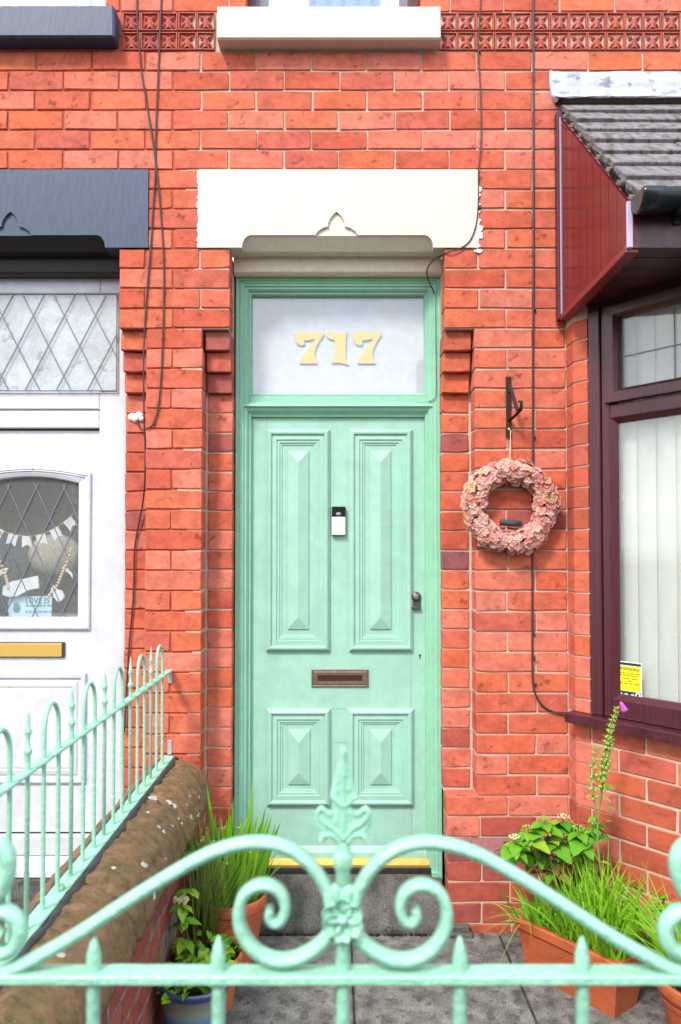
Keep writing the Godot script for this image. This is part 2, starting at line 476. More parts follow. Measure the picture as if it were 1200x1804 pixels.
	for g in [["leaf", 0.13, 0.36, 0.02], ["leaf_deep", 0.07, 0.25, 0.018], ["leaf_pale", 0.28, 0.46, 0.035], ["leaf_old", 0.30, 0.24, 0.05], ["blade", 0.15, 0.41, 0.016], ["blade_light", 0.25, 0.50, 0.022], ["rush", 0.14, 0.19, 0.03], ["straw", 0.42, 0.30, 0.11], ["leaf_red", 0.20, 0.09, 0.05]]:
		var c := lin(g[1], g[2], g[3])
		M[g[0]] = mat(c, 0.5, {"tex": M.t_plain, "scale": Vector3(9, 9, 9), "back": c, "spec": 0.4})
	M.stem = mat(lin(0.10, 0.075, 0.03), 0.7)
	M.stem_green = mat(lin(0.16, 0.24, 0.05), 0.6)
	M.bud = mat(lin(0.26, 0.40, 0.06), 0.6, {"back": lin(0.2, 0.3, 0.04)})
	M.floret = mat(lin(0.62, 0.62, 0.34), 0.7, {"back": lin(0.4, 0.4, 0.2)})
	M.foxglove = mat(lin(0.56, 0.10, 0.48), 0.5, {"back": lin(0.5, 0.1, 0.4)})
	M.petals = []
	for p in [[0.76, 0.36, 0.31], [0.80, 0.46, 0.40], [0.68, 0.26, 0.21], [0.82, 0.54, 0.47], [0.72, 0.36, 0.27], [0.74, 0.50, 0.26]]:
		M.petals.append(mat(lin(p[0], p[1], p[2]), 0.7, {"tex": M.t_plain, "scale": Vector3(9, 9, 9), "back": lin(p[0] * 0.6, p[1] * 0.6, p[2] * 0.6)}))
	M.twig = mat(lin(0.06, 0.035, 0.025), 0.9)
	M.twine = mat(lin(0.55, 0.42, 0.27), 0.9)
	M.ribbon = mat(lin(0.035, 0.045, 0.055), 0.8, {"bump": b_grit, "bumps": 0.1})
	M.pale_sheet = mat(lin(0.50, 0.54, 0.60), 0.35, {"tex": M.t_plain, "scale": Vector3(1.5, 1.5, 1.5)})
	M.digit = mat(lin(0.66, 0.49, 0.25), 0.6)
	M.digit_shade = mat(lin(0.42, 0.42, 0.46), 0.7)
	M.came = mat(lin(0.16, 0.17, 0.21), 0.5, {"metal": 0.3})
	M.pane = glass(0.06)
	M.pane_far = glass(0.25, Color(0.25, 0.28, 0.3))
	M.blind = mat(lin(0.70, 0.72, 0.66), 0.8, {"tex": M.t_plain, "scale": Vector3(1, 0.3, 1), "back": lin(0.5, 0.5, 0.45)})
	M.plaster = mat(lin(0.45, 0.42, 0.38), 0.9)
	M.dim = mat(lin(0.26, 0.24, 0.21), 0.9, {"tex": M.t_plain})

# ---------------------------------------------------------------- world
func _ready() -> void:
	rng.seed = 717
	var cam := Camera3D.new()
	cam.name = "camera"
	add_child(cam)
	cam.position = EYE
	cam.rotation.x = pitch
	cam.projection = Camera3D.PROJECTION_FRUSTUM
	cam.near = 0.05
	cam.far = 400.0
	cam.size = cam.near * 1804.0 / FOCAL
	cam.frustum_offset = Vector2((600.0 - AXIS.x) / FOCAL, (AXIS.y - 902.0) / FOCAL) * cam.near
	var lens := CameraAttributesPhysical.new()
	lens.frustum_focal_length = 26.0
	lens.exposure_aperture = 3.3
	lens.frustum_focus_distance = 3.3
	cam.attributes = lens
	var env := Environment.new()
	env.background_mode = Environment.BG_SKY
	env.tonemap_mode = Environment.TONE_MAPPER_LINEAR
	env.tonemap_exposure = 2.85
	env.sdfgi_enabled = true
	env.ssao_enabled = true
	env.ssil_enabled = true
	env.sky = make_sky()
	var we := WorldEnvironment.new()
	we.name = "environment"
	we.environment = env
	add_child(we)
	var sun := DirectionalLight3D.new()
	sun.name = "sun"
	sun.light_energy = 0.5
	sun.light_color = Color(1.0, 0.97, 0.92)
	sun.light_angular_distance = 10.0
	sun.shadow_enabled = true
	add_child(sun)
	sun.look_at_from_position(Vector3(-2.4, 5.2, 4.2), Vector3.ZERO)
	make_materials()
	build_ground()
	build_walls()
	build_own_house()
	build_bay()
	build_neighbour()
	build_street()
	build_garden_wall()
	build_railing()
	build_cables()
	build_wreath()
	build_pots()
	build_gate()

func make_sky() -> Sky:
	var w := 512
	var h := 256
	var n := FastNoiseLite.new()
	n.seed = 3; n.frequency = 1.4; n.fractal_octaves = 5
	var im := Image.create(w, h, false, Image.FORMAT_RGBF)
	for y in h:
		var el := PI / 2.0 - PI * (y + 0.5) / h
		for x in w:
			var az := TAU * (x + 0.5) / w
			var d := Vector3(cos(el) * cos(az), sin(el), cos(el) * sin(az))
			var c := Color(0.30, 0.29, 0.27)
			if d.y > 0:
				var q := d / (d.y + 0.25)
				var v := n.get_noise_3d(q.x, q.y * 0.5, q.z) * 0.5 + 0.5
				v = smoothstep(0.28, 0.66, v)
				var blue := Color(0.52, 0.66, 0.86).lerp(Color(0.78, 0.85, 0.93), pow(1.0 - d.y, 3.0))
				c = blue.lerp(Color(1.06, 1.07, 1.08), v * 0.9)
			im.set_pixel(x, y, c)
	var pm := PanoramaSkyMaterial.new()
	pm.panorama = ImageTexture.create_from_image(im)
	var s := Sky.new()
	s.sky_material = pm
	return s

func structure(o: Node) -> void:
	o.set_meta("kind", "structure")
func stuff(o: Node) -> void:
	o.set_meta("kind", "stuff")

func build_ground() -> void:
	var g := obj("ground", box_mesh(Vector3(-120, -0.6, -80), Vector3(120, -0.035, 140)), M.ground)
	structure(g)
	var road := obj("road", box_mesh(Vector3(-60, -0.2, 4.4), Vector3(60, -0.02, 10.4)), M.asphalt)
	structure(road)
	var path := obj("path", box_mesh(Vector3(-0.56, -0.2, -0.02), Vector3(2.4, -0.012, 2.3)), M.ground)
	structure(path)
	var xs := [-0.555, 0.062, 0.668, 1.272, 1.88]
	var zs := [0.0, 0.31, 0.92, 1.53, 2.14]
	for i in xs.size() - 1:
		for k in zs.size() - 1:
			var s := obj("slab", box_mesh(Vector3(xs[i] + 0.004, -0.05, zs[k] + 0.003), Vector3(xs[i + 1] - 0.004, rng.randf_range(-0.003, 0.002), zs[k + 1] - 0.003), 0.006), M.slab, path)
			s.rotation.x = rng.randf_range(-0.002, 0.002)
	var np := obj("neighbour_path", box_mesh(Vector3(-2.6, -0.2, -0.3), Vector3(-0.80, 0.0, 2.3)), M.step)
	structure(np)

# ---------------------------------------------------------------- brickwork
const NL := -0.914   # right edge of the neighbour's door opening
const PL0 := -0.798  # pier between the two doors
const PL1 := -0.563
const OL := -0.449   # our door opening
const OR := 0.459
const PR0 := 0.584
const BR := 0.965    # where the bay begins
const DEEP := -0.115 # recessed brick face beside the doors
const SPLIT := -0.672
const JOINT := 0.0072
var c_top := 0.0
var c_step := 0.0
var cache := {}
var own: Node3D
var next_door: Node3D
var wall_own: Node3D
var wall_next: Node3D

func course(i: float) -> float:
	return c_top - i * c_step

func brick_mesh(w: float, h: float, d: float, variant: int) -> ArrayMesh:
	var key := "%d %d %d %d" % [roundi(w * 400), roundi(h * 500), roundi(d * 100), variant]
	if cache.has(key): return cache[key]
	var r := RandomNumberGenerator.new()
	r.seed = key.hash()
	var st := begin()
	var c := r.randf_range(0.002, 0.005)
	var x := w / 2.0
	var y := h / 2.0
	var q := [[-x + c, -y], [r.randf_range(-x * 0.5, x * 0.5), -y], [x - c, -y], [x, -y + c], [x, y - c], [x - c, y], [r.randf_range(-x * 0.5, x * 0.5), y], [-x + c, y], [-x, y - c], [-x, -y + c]]
	var front := []
	var outer := []
	var back := []
	for p in q:
		var v := Vector2(p[0], p[1]) + Vector2(r.randf_range(-0.0022, 0.0022), r.randf_range(-0.0022, 0.0022))
		var e := r.randf_range(0.0018, 0.004)
		var inner := Vector2(v.x - signf(v.x) * minf(e, absf(v.x)), v.y - signf(v.y) * e)
		front.append(Vector3(inner.x, inner.y, r.randf_range(-0.0004, 0.0004)))
		outer.append(Vector3(v.x, v.y, -e))
		back.append(Vector3(v.x, v.y, -d))
	var n := q.size()
	for i in range(1, n - 1): tri(st, front[0], front[i], front[i + 1])
	for i in n:
		var j := (i + 1) % n
		quad(st, outer[i], outer[j], front[j], front[i])
		quad(st, back[i], back[j], outer[j], outer[i])
	cache[key] = done(st)
	return cache[key]

func pick(list: Array) -> Material:
	return list[rng.randi() % list.size()]

func brick(parent: Node, x0: float, x1: float, y0: float, y1: float, z: float, d: float, m: Material, t := Transform3D()) -> void:
	var o := MeshInstance3D.new()
	o.name = "brick"
	o.mesh = brick_mesh(x1 - x0, y1 - y0, d, rng.randi() % 5)
	o.material_override = m
	parent.add_child(o, true)
	var local := Transform3D(Basis(Vector3(0, 0, 1), rng.randf_range(-0.004, 0.004)), Vector3((x0 + x1) / 2.0, (y0 + y1) / 2.0 + rng.randf_range(-0.0008, 0.0008), z + rng.randf_range(-0.0012, 0.0012)))
	o.transform = t * local

# one course of running bond from x0 to x1; half is true on every second course
func lay(i: int, x0: float, x1: float, z := 0.0, dark := 0.03) -> void:
	var y1 := course(i) - JOINT / 2.0
	var y0 := course(i + 1) + JOINT / 2.0
	var bond := 0.2345
	var start := 0.014 + (0.117 if i % 2 == 0 else 0.0)
	var cuts := [x0]
	var k := ceili((x0 - start) / bond)
	while start + k * bond < x1:
		var c := start + k * bond + rng.randf_range(-0.004, 0.004)
		if c - x0 > 0.045 and x1 - c > 0.045: cuts.append(c)
		k += 1
	cuts.append(x1)
	for n in cuts.size() - 1:
		var a: float = cuts[n] + (JOINT / 2.0 if n > 0 else 0.0)
		var b: float = cuts[n + 1] - (JOINT / 2.0 if n < cuts.size() - 2 else 0.0)
		var mid := (a + b) / 2.0
		var m: Material = pick(M.bricks)
		if rng.randf() < dark: m = pick(M.bricks_dark)
		brick(wall_next if mid < SPLIT - 0.02 else wall_own, a, b, y0, y1, z, 0.1, m)

# the two houses' pointing meets in a ragged line, course by course
func two(su: SurfaceTool, st: SurfaceTool, i0: int, i1: int, x0: float, x1: float, f: float) -> void:
	for i in range(i0, i1):
		var x := clampf(SPLIT + rng.randf_range(-0.02, 0.075), x0 + 0.02, x1 - 0.02)
		var off := c_step * 0.45
		box(su, Vector3(x0, course(i + 1) + (off if i + 1 < i1 else 0.0), -0.4), Vector3(x, course(i) + (off if i > i0 else 0.0), f))
		box(st, Vector3(x, course(i + 1) + (off if i + 1 < i1 else 0.0), -0.4), Vector3(x1, course(i) + (off if i > i0 else 0.0), f))

func build_walls() -> void:
	c_top = at_z(800, 90).y
	c_step = (c_top - at_z(880, 1475).y) / 39.0
	own = thing("terraced_house", "red brick terraced house with mint green front door and cream lintel", "house")
	next_door = thing("terraced_house", "red brick terraced house with white plastic door and dark blue lintel", "house")
	# mortar bodies the bricks sit in
	var st := begin()
	var su := begin()
	var f := -0.0060
	var g := 0.003
	var wy := course(-2)    # sill level of the upper windows
	two(su, st, -2, 6, -3.2, 3.4, f)
	box(su, Vector3(-0.983 + g, wy, -0.4), Vector3(SPLIT, 5.2, f))
	box(su, Vector3(-3.2, wy, -0.4), Vector3(-1.95, 5.2, f))
	box(st, Vector3(SPLIT, wy, -0.4), Vector3(-0.385 - g, 5.2, f))
	box(st, Vector3(0.363 + g, wy, -0.4), Vector3(3.4, 5.2, f))
	box(su, Vector3(-3.2, -0.1, -0.4), Vector3(-1.80, course(6), f))
	# between the lintels
	two(su, st, 6, 10, -0.793 + g, -0.58 - g, f)
	box(st, Vector3(0.596 + g, course(10), -0.4), Vector3(3.4, course(6), f))
	# beside the door heads, above the corbels
	two(su, st, 10, 14, NL + g, OL - g, f)
	box(st, Vector3(OR + g, course(14), -0.4), Vector3(3.4, course(10), f))
	# piers below, and the recessed margins
	two(su, st, 14, 43, PL0 + g, PL1 - g, f)
	box(st, Vector3(PR0 + g, 0.0, -0.4), Vector3(3.4, course(14), f))
	box(su, Vector3(NL + g, 0.0, -0.4), Vector3(PL0 + g, course(14), DEEP + f))
	box(st, Vector3(PL1 - g, 0.0, -0.4), Vector3(OL - g, course(14), DEEP + f))
	box(st, Vector3(OR + g, 0.0, -0.4), Vector3(PR0 + g, course(14), DEEP + f))
	# foot of the wall
	box(st, Vector3(OR + g, -0.1, -0.3), Vector3(PR0 + 0.02, course(37) - 0.014, f - 0.001))
	box(st, Vector3(OR + g, -0.1, -0.3), Vector3(BR + 0.05, course(40) + 0.01, 0.026))
	wall_own = obj("front_wall", done(st), M.mortar, own)
	wall_next = obj("front_wall", done(su), M.mortar_red, next_door)
	# courses
	for i in [-3, -4, -5]:
		lay(i, -0.983, -0.385)
		lay(i, 0.363, 1.7)
	lay(0, -1.9, 1.7, 0.0, 0.0)
	for i in range(1, 6):
		lay(i, -1.9, BR if i > 1 else 1.1, 0.0, 0.0)
	for i in range(6, 10):
		lay(i, -0.793, -0.58, 0.0, 0.0)
		lay(i, 0.596, BR, 0.0, 0.0)
	for i in range(10, 14):
		lay(i, NL, OL, 0.0, 0.0)
		lay(i, OR, BR, 0.0, 0.0)
	for i in range(14, 37):
		lay(i, PL0, PL1, 0.0, 0.0)
		lay(i, PR0, BR, 0.0, 0.03)
		var z := DEEP
		if i < 17: z = [-0.032, -0.060, -0.088][i - 14]
		var y1 := course(i) - (0.001 if i < 17 else JOINT / 2.0)
		var y0 := course(i + 1) + (0.001 if i < 17 else JOINT / 2.0)
		for e in [[wall_next, NL, PL0 - 0.001], [wall_own, PL1 + 0.008, OL], [wall_own, OR, PR0 - 0.008]]:
			var m: Material = pick(M.bricks) if rng.randf() > 0.03 else pick(M.bricks_dark)
			if e[2] == OL and (i == 14 or i == 16): m = M.bricks_dark[2]   # two purple-burnt bricks in the corbel
			if e[1] == OR and i == 25: m = M.brick_purple
			brick(e[0], e[1], e[2], y0, y1, z, 0.13, m)
	for i in range(37, 39):
		lay(i, OR, BR, 0.0, 0.15)
		lay(i, PL0, PL1)
		for e in [[wall_next, NL, PL0 - 0.001], [wall_own, PL1 + 0.008, OL]]:
			brick(e[0], e[1], e[2], course(i + 1) + 0.004, course(i) - 0.004, DEEP, 0.13, pick(M.bricks))
	for i in range(39, 43):
		lay(i, PL0, PL1, 0.0, 0.03)
		brick(wall_own, PL1 + 0.008, OL, course(i + 1) + 0.004, course(i) - 0.004, DEEP, 0.13, pick(M.bricks))
	# splayed plinth bricks, then the foot
	for e in [[OR, 0.553], [0.561, 0.79], [0.798, BR]]:
		var s2 := begin()
		var y1 := course(39) - 0.004
		var y0 := course(40) + 0.002
		var foot := [Vector2(-0.09, y0), Vector2(0.032, y0), Vector2(0.032, y0 + 0.028), Vector2(0.002, y1), Vector2(-0.09, y1)]
		profile_x(s2, foot, e[0], e[1])
		obj("brick", done(s2), M.brick_purple, wall_own)
	for i in range(40, 44):
		lay(i, OR, BR, 0.03, 0.9)

# outline in (z, y) run along x from x0 to x1
func profile_x(st: SurfaceTool, outline: Array, x0: float, x1: float) -> void:
	var n := outline.size()
	var poly := PackedVector2Array(outline)
	var cw := Geometry2D.is_polygon_clockwise(poly)
	for i in n:
		var a: Vector2 = outline[i]; var b: Vector2 = outline[(i + 1) % n]
		var p := [Vector3(x0, a.y, a.x), Vector3(x1, a.y, a.x), Vector3(x1, b.y, b.x), Vector3(x0, b.y, b.x)]
		if cw: quad(st, p[0], p[1], p[2], p[3])
		else: quad(st, p[3], p[2], p[1], p[0])
	var idx := Geometry2D.triangulate_polygon(poly)
	for k in range(0, idx.size(), 3):
		var t := []
		for j in 3: t.append(poly[idx[k + j]])
		if ((t[1] - t[0]) as Vector2).cross(t[2] - t[0]) < 0: t.reverse()
		tri(st, Vector3(x0, t[0].y, t[0].x), Vector3(x0, t[1].y, t[1].x), Vector3(x0, t[2].y, t[2].x))
		tri(st, Vector3(x1, t[0].y, t[0].x), Vector3(x1, t[2].y, t[2].x), Vector3(x1, t[1].y, t[1].x))

# ---------------------------------------------------------------- lintels and sills
func trefoil(cx: float, base: float, left_cut := -99.0) -> Array:
	# cut-out running from right to left along the underside edge; sizes from the photograph (75 x 38 px)
	var k := 1.0 / 421.0
	var pts := [Vector2(38, 0), Vector2(33, 7), Vector2(24, 13), Vector2(15, 15.5), Vector2(15, 21), Vector2(12, 29), Vector2(6, 37), Vector2(0, 42)]
	var out := []
	for p in pts: out.append(Vector2(cx + p.x * k, base + p.y * k))
	for j in range(pts.size() - 2, -1, -1): out.append(Vector2(cx - pts[j].x * k, base + pts[j].y * k))
	return out

func lintel(parent: Node, x0: float, x1: float, n0: float, n1: float, cx: float, top: Material, under: Material) -> void:
	var yt := course(6) - 0.003
	var yb := course(10) + 0.003
	var yn := at_z(600, 415).y
	var r := yn - yb
	for layer in 2:
		var poly := PackedVector2Array([Vector2(x0, yt), Vector2(x0, yb), Vector2(n0, yb)])
		for k in 5:
			var f := PI / 2.0 * k / 4.0
			poly.append(Vector2(n0 + r * 0.7 * (1.0 - cos(f)), yb + r * sin(f)))
		if layer == 0:
			var t := trefoil(cx, yn)
			t.reverse()
			for p in t: poly.append(p)
		for k in range(4, -1, -1):
			var f := PI / 2.0 * k / 4.0
			poly.append(Vector2(n1 - r * 0.7 * (1.0 - cos(f)), yb + r * sin(f)))
		poly.append_array([Vector2(n1, yb), Vector2(x1, yb), Vector2(x1, yt)])
		var st := begin()
		if layer == 0: extrude(st, poly, -0.004, 0.006)
		else: extrude(st, poly, -0.11, -0.0042)
		obj("lintel", done(st), top, parent)
	var s2 := begin()
	profile_x(s2, [Vector2(-0.002, yn), Vector2(-0.05, yn - 0.049), Vector2(-0.112, yn - 0.049), Vector2(-0.112, yn)], n0, n1)
	obj("chamfer", done(s2), under, parent)
	var s3 := begin()
	var y2 := yn - 0.05
	var a := maxf(x0, n0 - 0.05)
	var b := minf(x1, n1 + 0.05)
	profile_x(s3, [Vector2(-0.113, y2 + 0.1), Vector2(-0.113, y2 - 0.012), Vector2(-0.122, y2 - 0.06), Vector2(-0.135, y2 - 0.068), Vector2(-0.3, y2 - 0.068), Vector2(-0.3, y2 + 0.1)], a, b)
	obj("head_moulding", done(s3), under, parent)

func upper_window(parent: Node, x0: float, x1: float, y0: float, frame: Material, curtains: Array) -> void:
	var w := part("upper_window", parent)
	var st := begin()
	ring(st, x0, y0, x1, y0 + 1.3, [[0.0, -0.09], [0.0, -0.08], [0.045, -0.08], [0.05, -0.1]])
	obj("frame", done(st), frame, w)
	obj("pane", box_mesh(Vector3(x0 + 0.04, y0 + 0.02, -0.098), Vector3(x1 - 0.04, y0 + 1.26, -0.094)), M.pane, w)
	for c in curtains:
		var s2 := begin(true)
		var a: float = c[0]; var b: float = c[1]
		var n := int((b - a) / 0.012) + 2
		for k in n:
			var u := a + (b - a) * k / n
			var v := a + (b - a) * (k + 1) / n
			var zu := -0.16 + 0.012 * sin(u * 95.0)
			var zv := -0.16 + 0.012 * sin(v * 95.0)
			quad(s2, Vector3(u, y0 - 0.05, zu), Vector3(v, y0 - 0.05, zv), Vector3(v, y0 + 1.3, zv), Vector3(u, y0 + 1.3, zu))
		obj("curtain", done(s2), c[2], w)
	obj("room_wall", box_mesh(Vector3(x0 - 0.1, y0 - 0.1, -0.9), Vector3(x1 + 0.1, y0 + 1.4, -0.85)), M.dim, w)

func build_own_house() -> void:
	lintel(own, -0.58, 0.596, -0.397, 0.411, at_z(593, 415).x, M.cream, M.cream_under)
	# white brush marks past the ends of the lintel
	var sm := begin()
	for e in [[-0.581, -1.0, 0.0045], [0.597, 1.0, 0.014]]:
		var y := course(10) + 0.004
		var edge := PackedVector2Array([Vector2(e[0] - e[1] * 0.004, y)])
		while y < course(6) - 0.004:
			var reach: float = e[2] * (0.25 + 1.6 * pow(rng.randf(), 2.0))
			edge.append(Vector2(e[0] + e[1] * reach, y))
			y += rng.randf_range(0.002, 0.014)
		edge.append(Vector2(e[0] - e[1] * 0.004, course(6) - 0.004))
		extrude(sm, edge, 0.0, 0.0056)
		if e[1] < 0.0:
			obj("paint_smear", done(sm), M.smear, own)
			sm = begin()
	for q in [[0.594, 0.012, 0.020, 0.012], [0.612, 0.05, 0.014, 0.010], [0.600, -0.010, 0.016, 0.010]]:
		var blot := PackedVector2Array()
		for k in 22:
			var f := TAU * k / 22.0
			var e := rng.randf_range(0.45, 1.2)
			blot.append(Vector2(q[0] + q[2] * e * cos(f), course(10) + q[1] + q[3] * e * sin(f)))
		var bs := begin()
		extrude(bs, blot, 0.0, 0.0052)
		obj("paint_smear", done(bs), M.smear, own)
	obj("paint_smear", done(sm), M.smear, own)

	# upper sill
	var y0 := at_z(580, 68, 0.073).y
	var y1 := at_z(580, 10, 0.073).y
	var st := begin()
	profile_x(st, [Vector2(-0.1, y0 + 0.002), Vector2(0.066, y0), Vector2(0.073, y0 + 0.006), Vector2(0.073, y1 - 0.008), Vector2(0.066, y1), Vector2(-0.1, y1 + 0.01)], -0.494, 0.435)
	obj("window_sill", done(st), M.cream, own)
	var pl := mat(lin(0.10, 0.03, 0.10), 0.8)
	var bl := mat(lin(0.12, 0.24, 0.55), 0.8)
	var wh := mat(lin(0.6, 0.66, 0.75), 0.8)
	upper_window(own, -0.383, 0.361, y1 + 0.005, M.maroon, [[-0.35, -0.30, pl], [-0.30, -0.12, wh], [-0.12, 0.20, bl], [0.20, 0.28, wh], [0.28, 0.345, pl]])
	build_string_course(own, 0.437, 1.5)
	build_string_course(next_door, NL + 0.004, -0.497)
	build_own_door()
	build_step()

func ornament_mesh() -> ArrayMesh:
	# a square of moulded terracotta: raised rim round a four-lobed leaf
	var st := begin()
	var h := 0.039
	ring(st, -h, -h, h, h, [[0.0, -0.05], [0.0, -0.003], [0.002, 0.0], [0.005, 0.0], [0.008, -0.012], [h - 0.001, -0.013]])
	for k in 4:
		var f := PI / 4.0 + k * PI / 2.0
		var d := Vector3(cos(f), sin(f), 0)
		var s := Vector3(-sin(f), cos(f), 0)
		var c := Vector3(0, 0.002, -0.001)
		var tip := d * 0.040 + Vector3(0, 0, -0.004)
		var l := d * 0.020 + s * 0.0115 + Vector3(0, 0, -0.008)
		var r := d * 0.020 - s * 0.0115 + Vector3(0, 0, -0.008)
		var ridge := d * 0.022 + Vector3(0, 0, 0.003)
		tri(st, c, ridge, l); tri(st, c, r, ridge); tri(st, l, ridge, tip); tri(st, r, tip, ridge)
		var l2 := d * 0.016 + s * 0.0135 + Vector3(0, 0, -0.012)
		var r2 := d * 0.016 - s * 0.0135 + Vector3(0, 0, -0.012)
		quad(st, c, l, l2, c + Vector3(0, 0, -0.01)); quad(st, c, c + Vector3(0, 0, -0.01), r2, r)
	# the boss hanging forward at the middle
	var top := Vector3(0, 0.016, 0.004)
	var lo := Vector3(0, -0.026, 0.002)
	tri(st, top, Vector3(-0.017, -0.03, -0.006), lo); tri(st, top, lo, Vector3(0.017, -0.03, -0.006))
	tri(st, top, Vector3(-0.026, -0.012, -0.013), Vector3(-0.017, -0.03, -0.006)); tri(st, top, Vector3(0.017, -0.03, -0.006), Vector3(0.026, -0.012, -0.013))
	return done(st)

func build_string_course(house: Node, x0: float, x1: float) -> void:
	var band := part("string_course", house)
	var mesh := ornament_mesh()
	for row in 2:
		var y := (course(-row) + course(-row - 1)) / 2.0
		var x := x0 + 0.04
		var k := 0
		while x < x1 - 0.02:
			var o := obj("ornament_tile", mesh, M.terracotta_tile if rng.randf() < 0.7 else M.bricks_dark[rng.randi() % 4], band)
			o.position = Vector3(x, y, 0.004 + rng.randf_range(-0.001, 0.001))
			o.rotation.z = rng.randf_range(-0.02, 0.02)
			k += 1
			x += 0.0785 if k % 3 else 0.0805

# ---------------------------------------------------------------- the mint door
func build_own_door() -> void:
	var zf := -0.17
	var zd := -0.228
	var xl := OL + 0.006
	var xr := OR + 0.004
	var ytop := at_z(600, 489, zf).y
	var frame := part("door_frame", own)
	var st := begin()
	var prof := [[0.0, zf - 0.1], [0.0, zf], [0.010, zf], [0.013, zf - 0.006], [0.020, zf - 0.004], [0.026, zf - 0.010], [0.034, zf - 0.010], [0.037, zf - 0.018], [0.046, zf - 0.018], [0.052, zf - 0.026], [0.056, zf - 0.036], [0.063, zf - 0.036], [0.066, zf - 0.045], [0.068, zf - 0.075]]
	ring(st, xl, 0.085, xr, ytop, prof, 7)
	obj("jamb", done(st), M.mint_frame, frame)
	# chipped feet of the jambs
	for e in [[xl, xl + 0.05], [xr - 0.045, xr]]:
		var fs := begin()
		for k in 7:
			var a: float = lerpf(e[0], e[1], k / 7.0)
			var b: float = lerpf(e[0], e[1], (k + 1) / 7.0)
			box(fs, Vector3(a, 0.11 - rng.randf_range(0.0, 0.03), zf - 0.05), Vector3(b, 0.16, zf + 0.0015 + 0.001 * (k % 2)))
		obj("jamb_foot", done(fs), M.mint_frame, frame)
	# transom with its drip moulding
	var ta := at_z(600, 697, zd).y
	var tb := at_z(600, 733, zd).y
	var s2 := begin()
	var zt := zf - 0.030
	profile_x(s2, [Vector2(zd - 0.03, ta), Vector2(zt - 0.014, ta), Vector2(zt - 0.006, ta - 0.006), Vector2(zt - 0.006, ta - 0.034), Vector2(zt + 0.004, ta - 0.040), Vector2(zt + 0.018, ta - 0.046), Vector2(zt + 0.020, ta - 0.056), Vector2(zt + 0.008, ta - 0.062), Vector2(zt + 0.006, ta - 0.072), Vector2(zt - 0.010, tb + 0.004), Vector2(zt - 0.014, tb - 0.006), Vector2(zd - 0.03, tb - 0.006)], xl + 0.034, xr - 0.034)
	obj("transom", done(s2), M.mint_frame, frame)
	# fanlight
	var fan := part("fanlight", own)
	var gx0 := at_z(443, 600, zd).x
	var gx1 := at_z(749, 600, zd).x
	var gy1 := at_z(600, 522, zd).y
	obj("backing_sheet", box_mesh(Vector3(gx0 - 0.02, ta - 0.01, zd - 0.02), Vector3(gx1 + 0.02, gy1 + 0.02, zd - 0.012)), M.pale_sheet, fan)  # opaque pale sheet close behind the pane
	obj("pane", box_mesh(Vector3(gx0 - 0.02, ta - 0.01, zd - 0.010), Vector3(gx1 + 0.02, gy1 + 0.02, zd - 0.005)), M.pane, fan)
	var hs := begin()
	ring(hs, gx0 - 0.008, ta - 0.002, gx1 + 0.008, gy1 + 0.01, [[0.0, zd + 0.02], [0.010, zd + 0.004], [0.012, zd - 0.005]])
	obj("glazing_bead", done(hs), M.mint_frame, fan)
	# the three digits, traced; each a sub-part with its grey drop edge
	var seven := [[120, 215], [128, 170], [160, 142], [200, 132], [250, 146], [300, 150], [400, 146], [418, 150], [412, 175], [370, 235], [336, 300], [322, 350], [324, 400], [340, 440], [354, 472], [160, 472], [172, 440], [210, 380], [270, 300], [342, 215], [300, 216], [250, 228], [214, 226], [208, 240], [222, 262], [200, 280], [165, 280], [135, 262]]
	var one := [[448, 160], [470, 145], [500, 140], [520, 135], [550, 160], [590, 162], [625, 155], [668, 150], [652, 200], [648, 330], [648, 430], [665, 462], [688, 484], [650, 482], [590, 464], [545, 468], [500, 468], [525, 440], [535, 400], [538, 230], [525, 220], [480, 216], [455, 195]]
	for d in [[seven, 0], [one, 0], [seven, 613]]:
		for sh in 2:
			var poly := PackedVector2Array()
			for p in d[0]:
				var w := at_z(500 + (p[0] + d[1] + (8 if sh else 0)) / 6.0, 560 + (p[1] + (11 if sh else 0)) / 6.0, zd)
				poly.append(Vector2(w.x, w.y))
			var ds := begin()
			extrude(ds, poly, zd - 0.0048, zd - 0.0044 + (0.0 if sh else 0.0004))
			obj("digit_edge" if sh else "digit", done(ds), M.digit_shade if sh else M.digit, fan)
	# leaf
	var door := part("front_door", own)
	var dx0 := at_z(441, 1100, zd).x
	var dx1 := at_z(752, 1100, zd).x
	var dy0 := at_z(600, 1512, zd).y
	obj("door_leaf", box_mesh(Vector3(dx0, dy0, zd - 0.045), Vector3(dx1, tb + 0.002, zd), 0.002), M.mint, door)
	for r in [[469, 757, 581, 1147, 507, 795, 544, 1108], [615, 757, 726, 1147, 652, 795, 688, 1108], [470, 1248, 582, 1419, 508, 1285, 546, 1381], [613, 1248, 728, 1419, 652, 1285, 689, 1381]]:
		var a := at_z(r[0], r[3], zd)
		var c := at_z(r[2], r[1], zd)
		var s3 := begin()
		var w := 0.072
		ring(s3, a.x, a.y, c.x, c.y, [[0.0, zd], [0.0, zd + 0.010], [0.005, zd + 0.013], [0.007, zd + 0.019], [0.014, zd + 0.023], [0.021, zd + 0.022], [0.025, zd + 0.017], [0.0265, zd + 0.013], [0.046, zd + 0.015], [0.048, zd + 0.009], [0.059, zd + 0.010], [0.062, zd + 0.005], [0.069, zd + 0.005], [w, zd + 0.001]])
		obj("panel_moulding", done(s3), M.mint, door)
		var p := begin()
		var b0 := at_z(r[4], r[7], zd)
		var b1 := at_z(r[6], r[5], zd)
		var z1 := zd + 0.0012
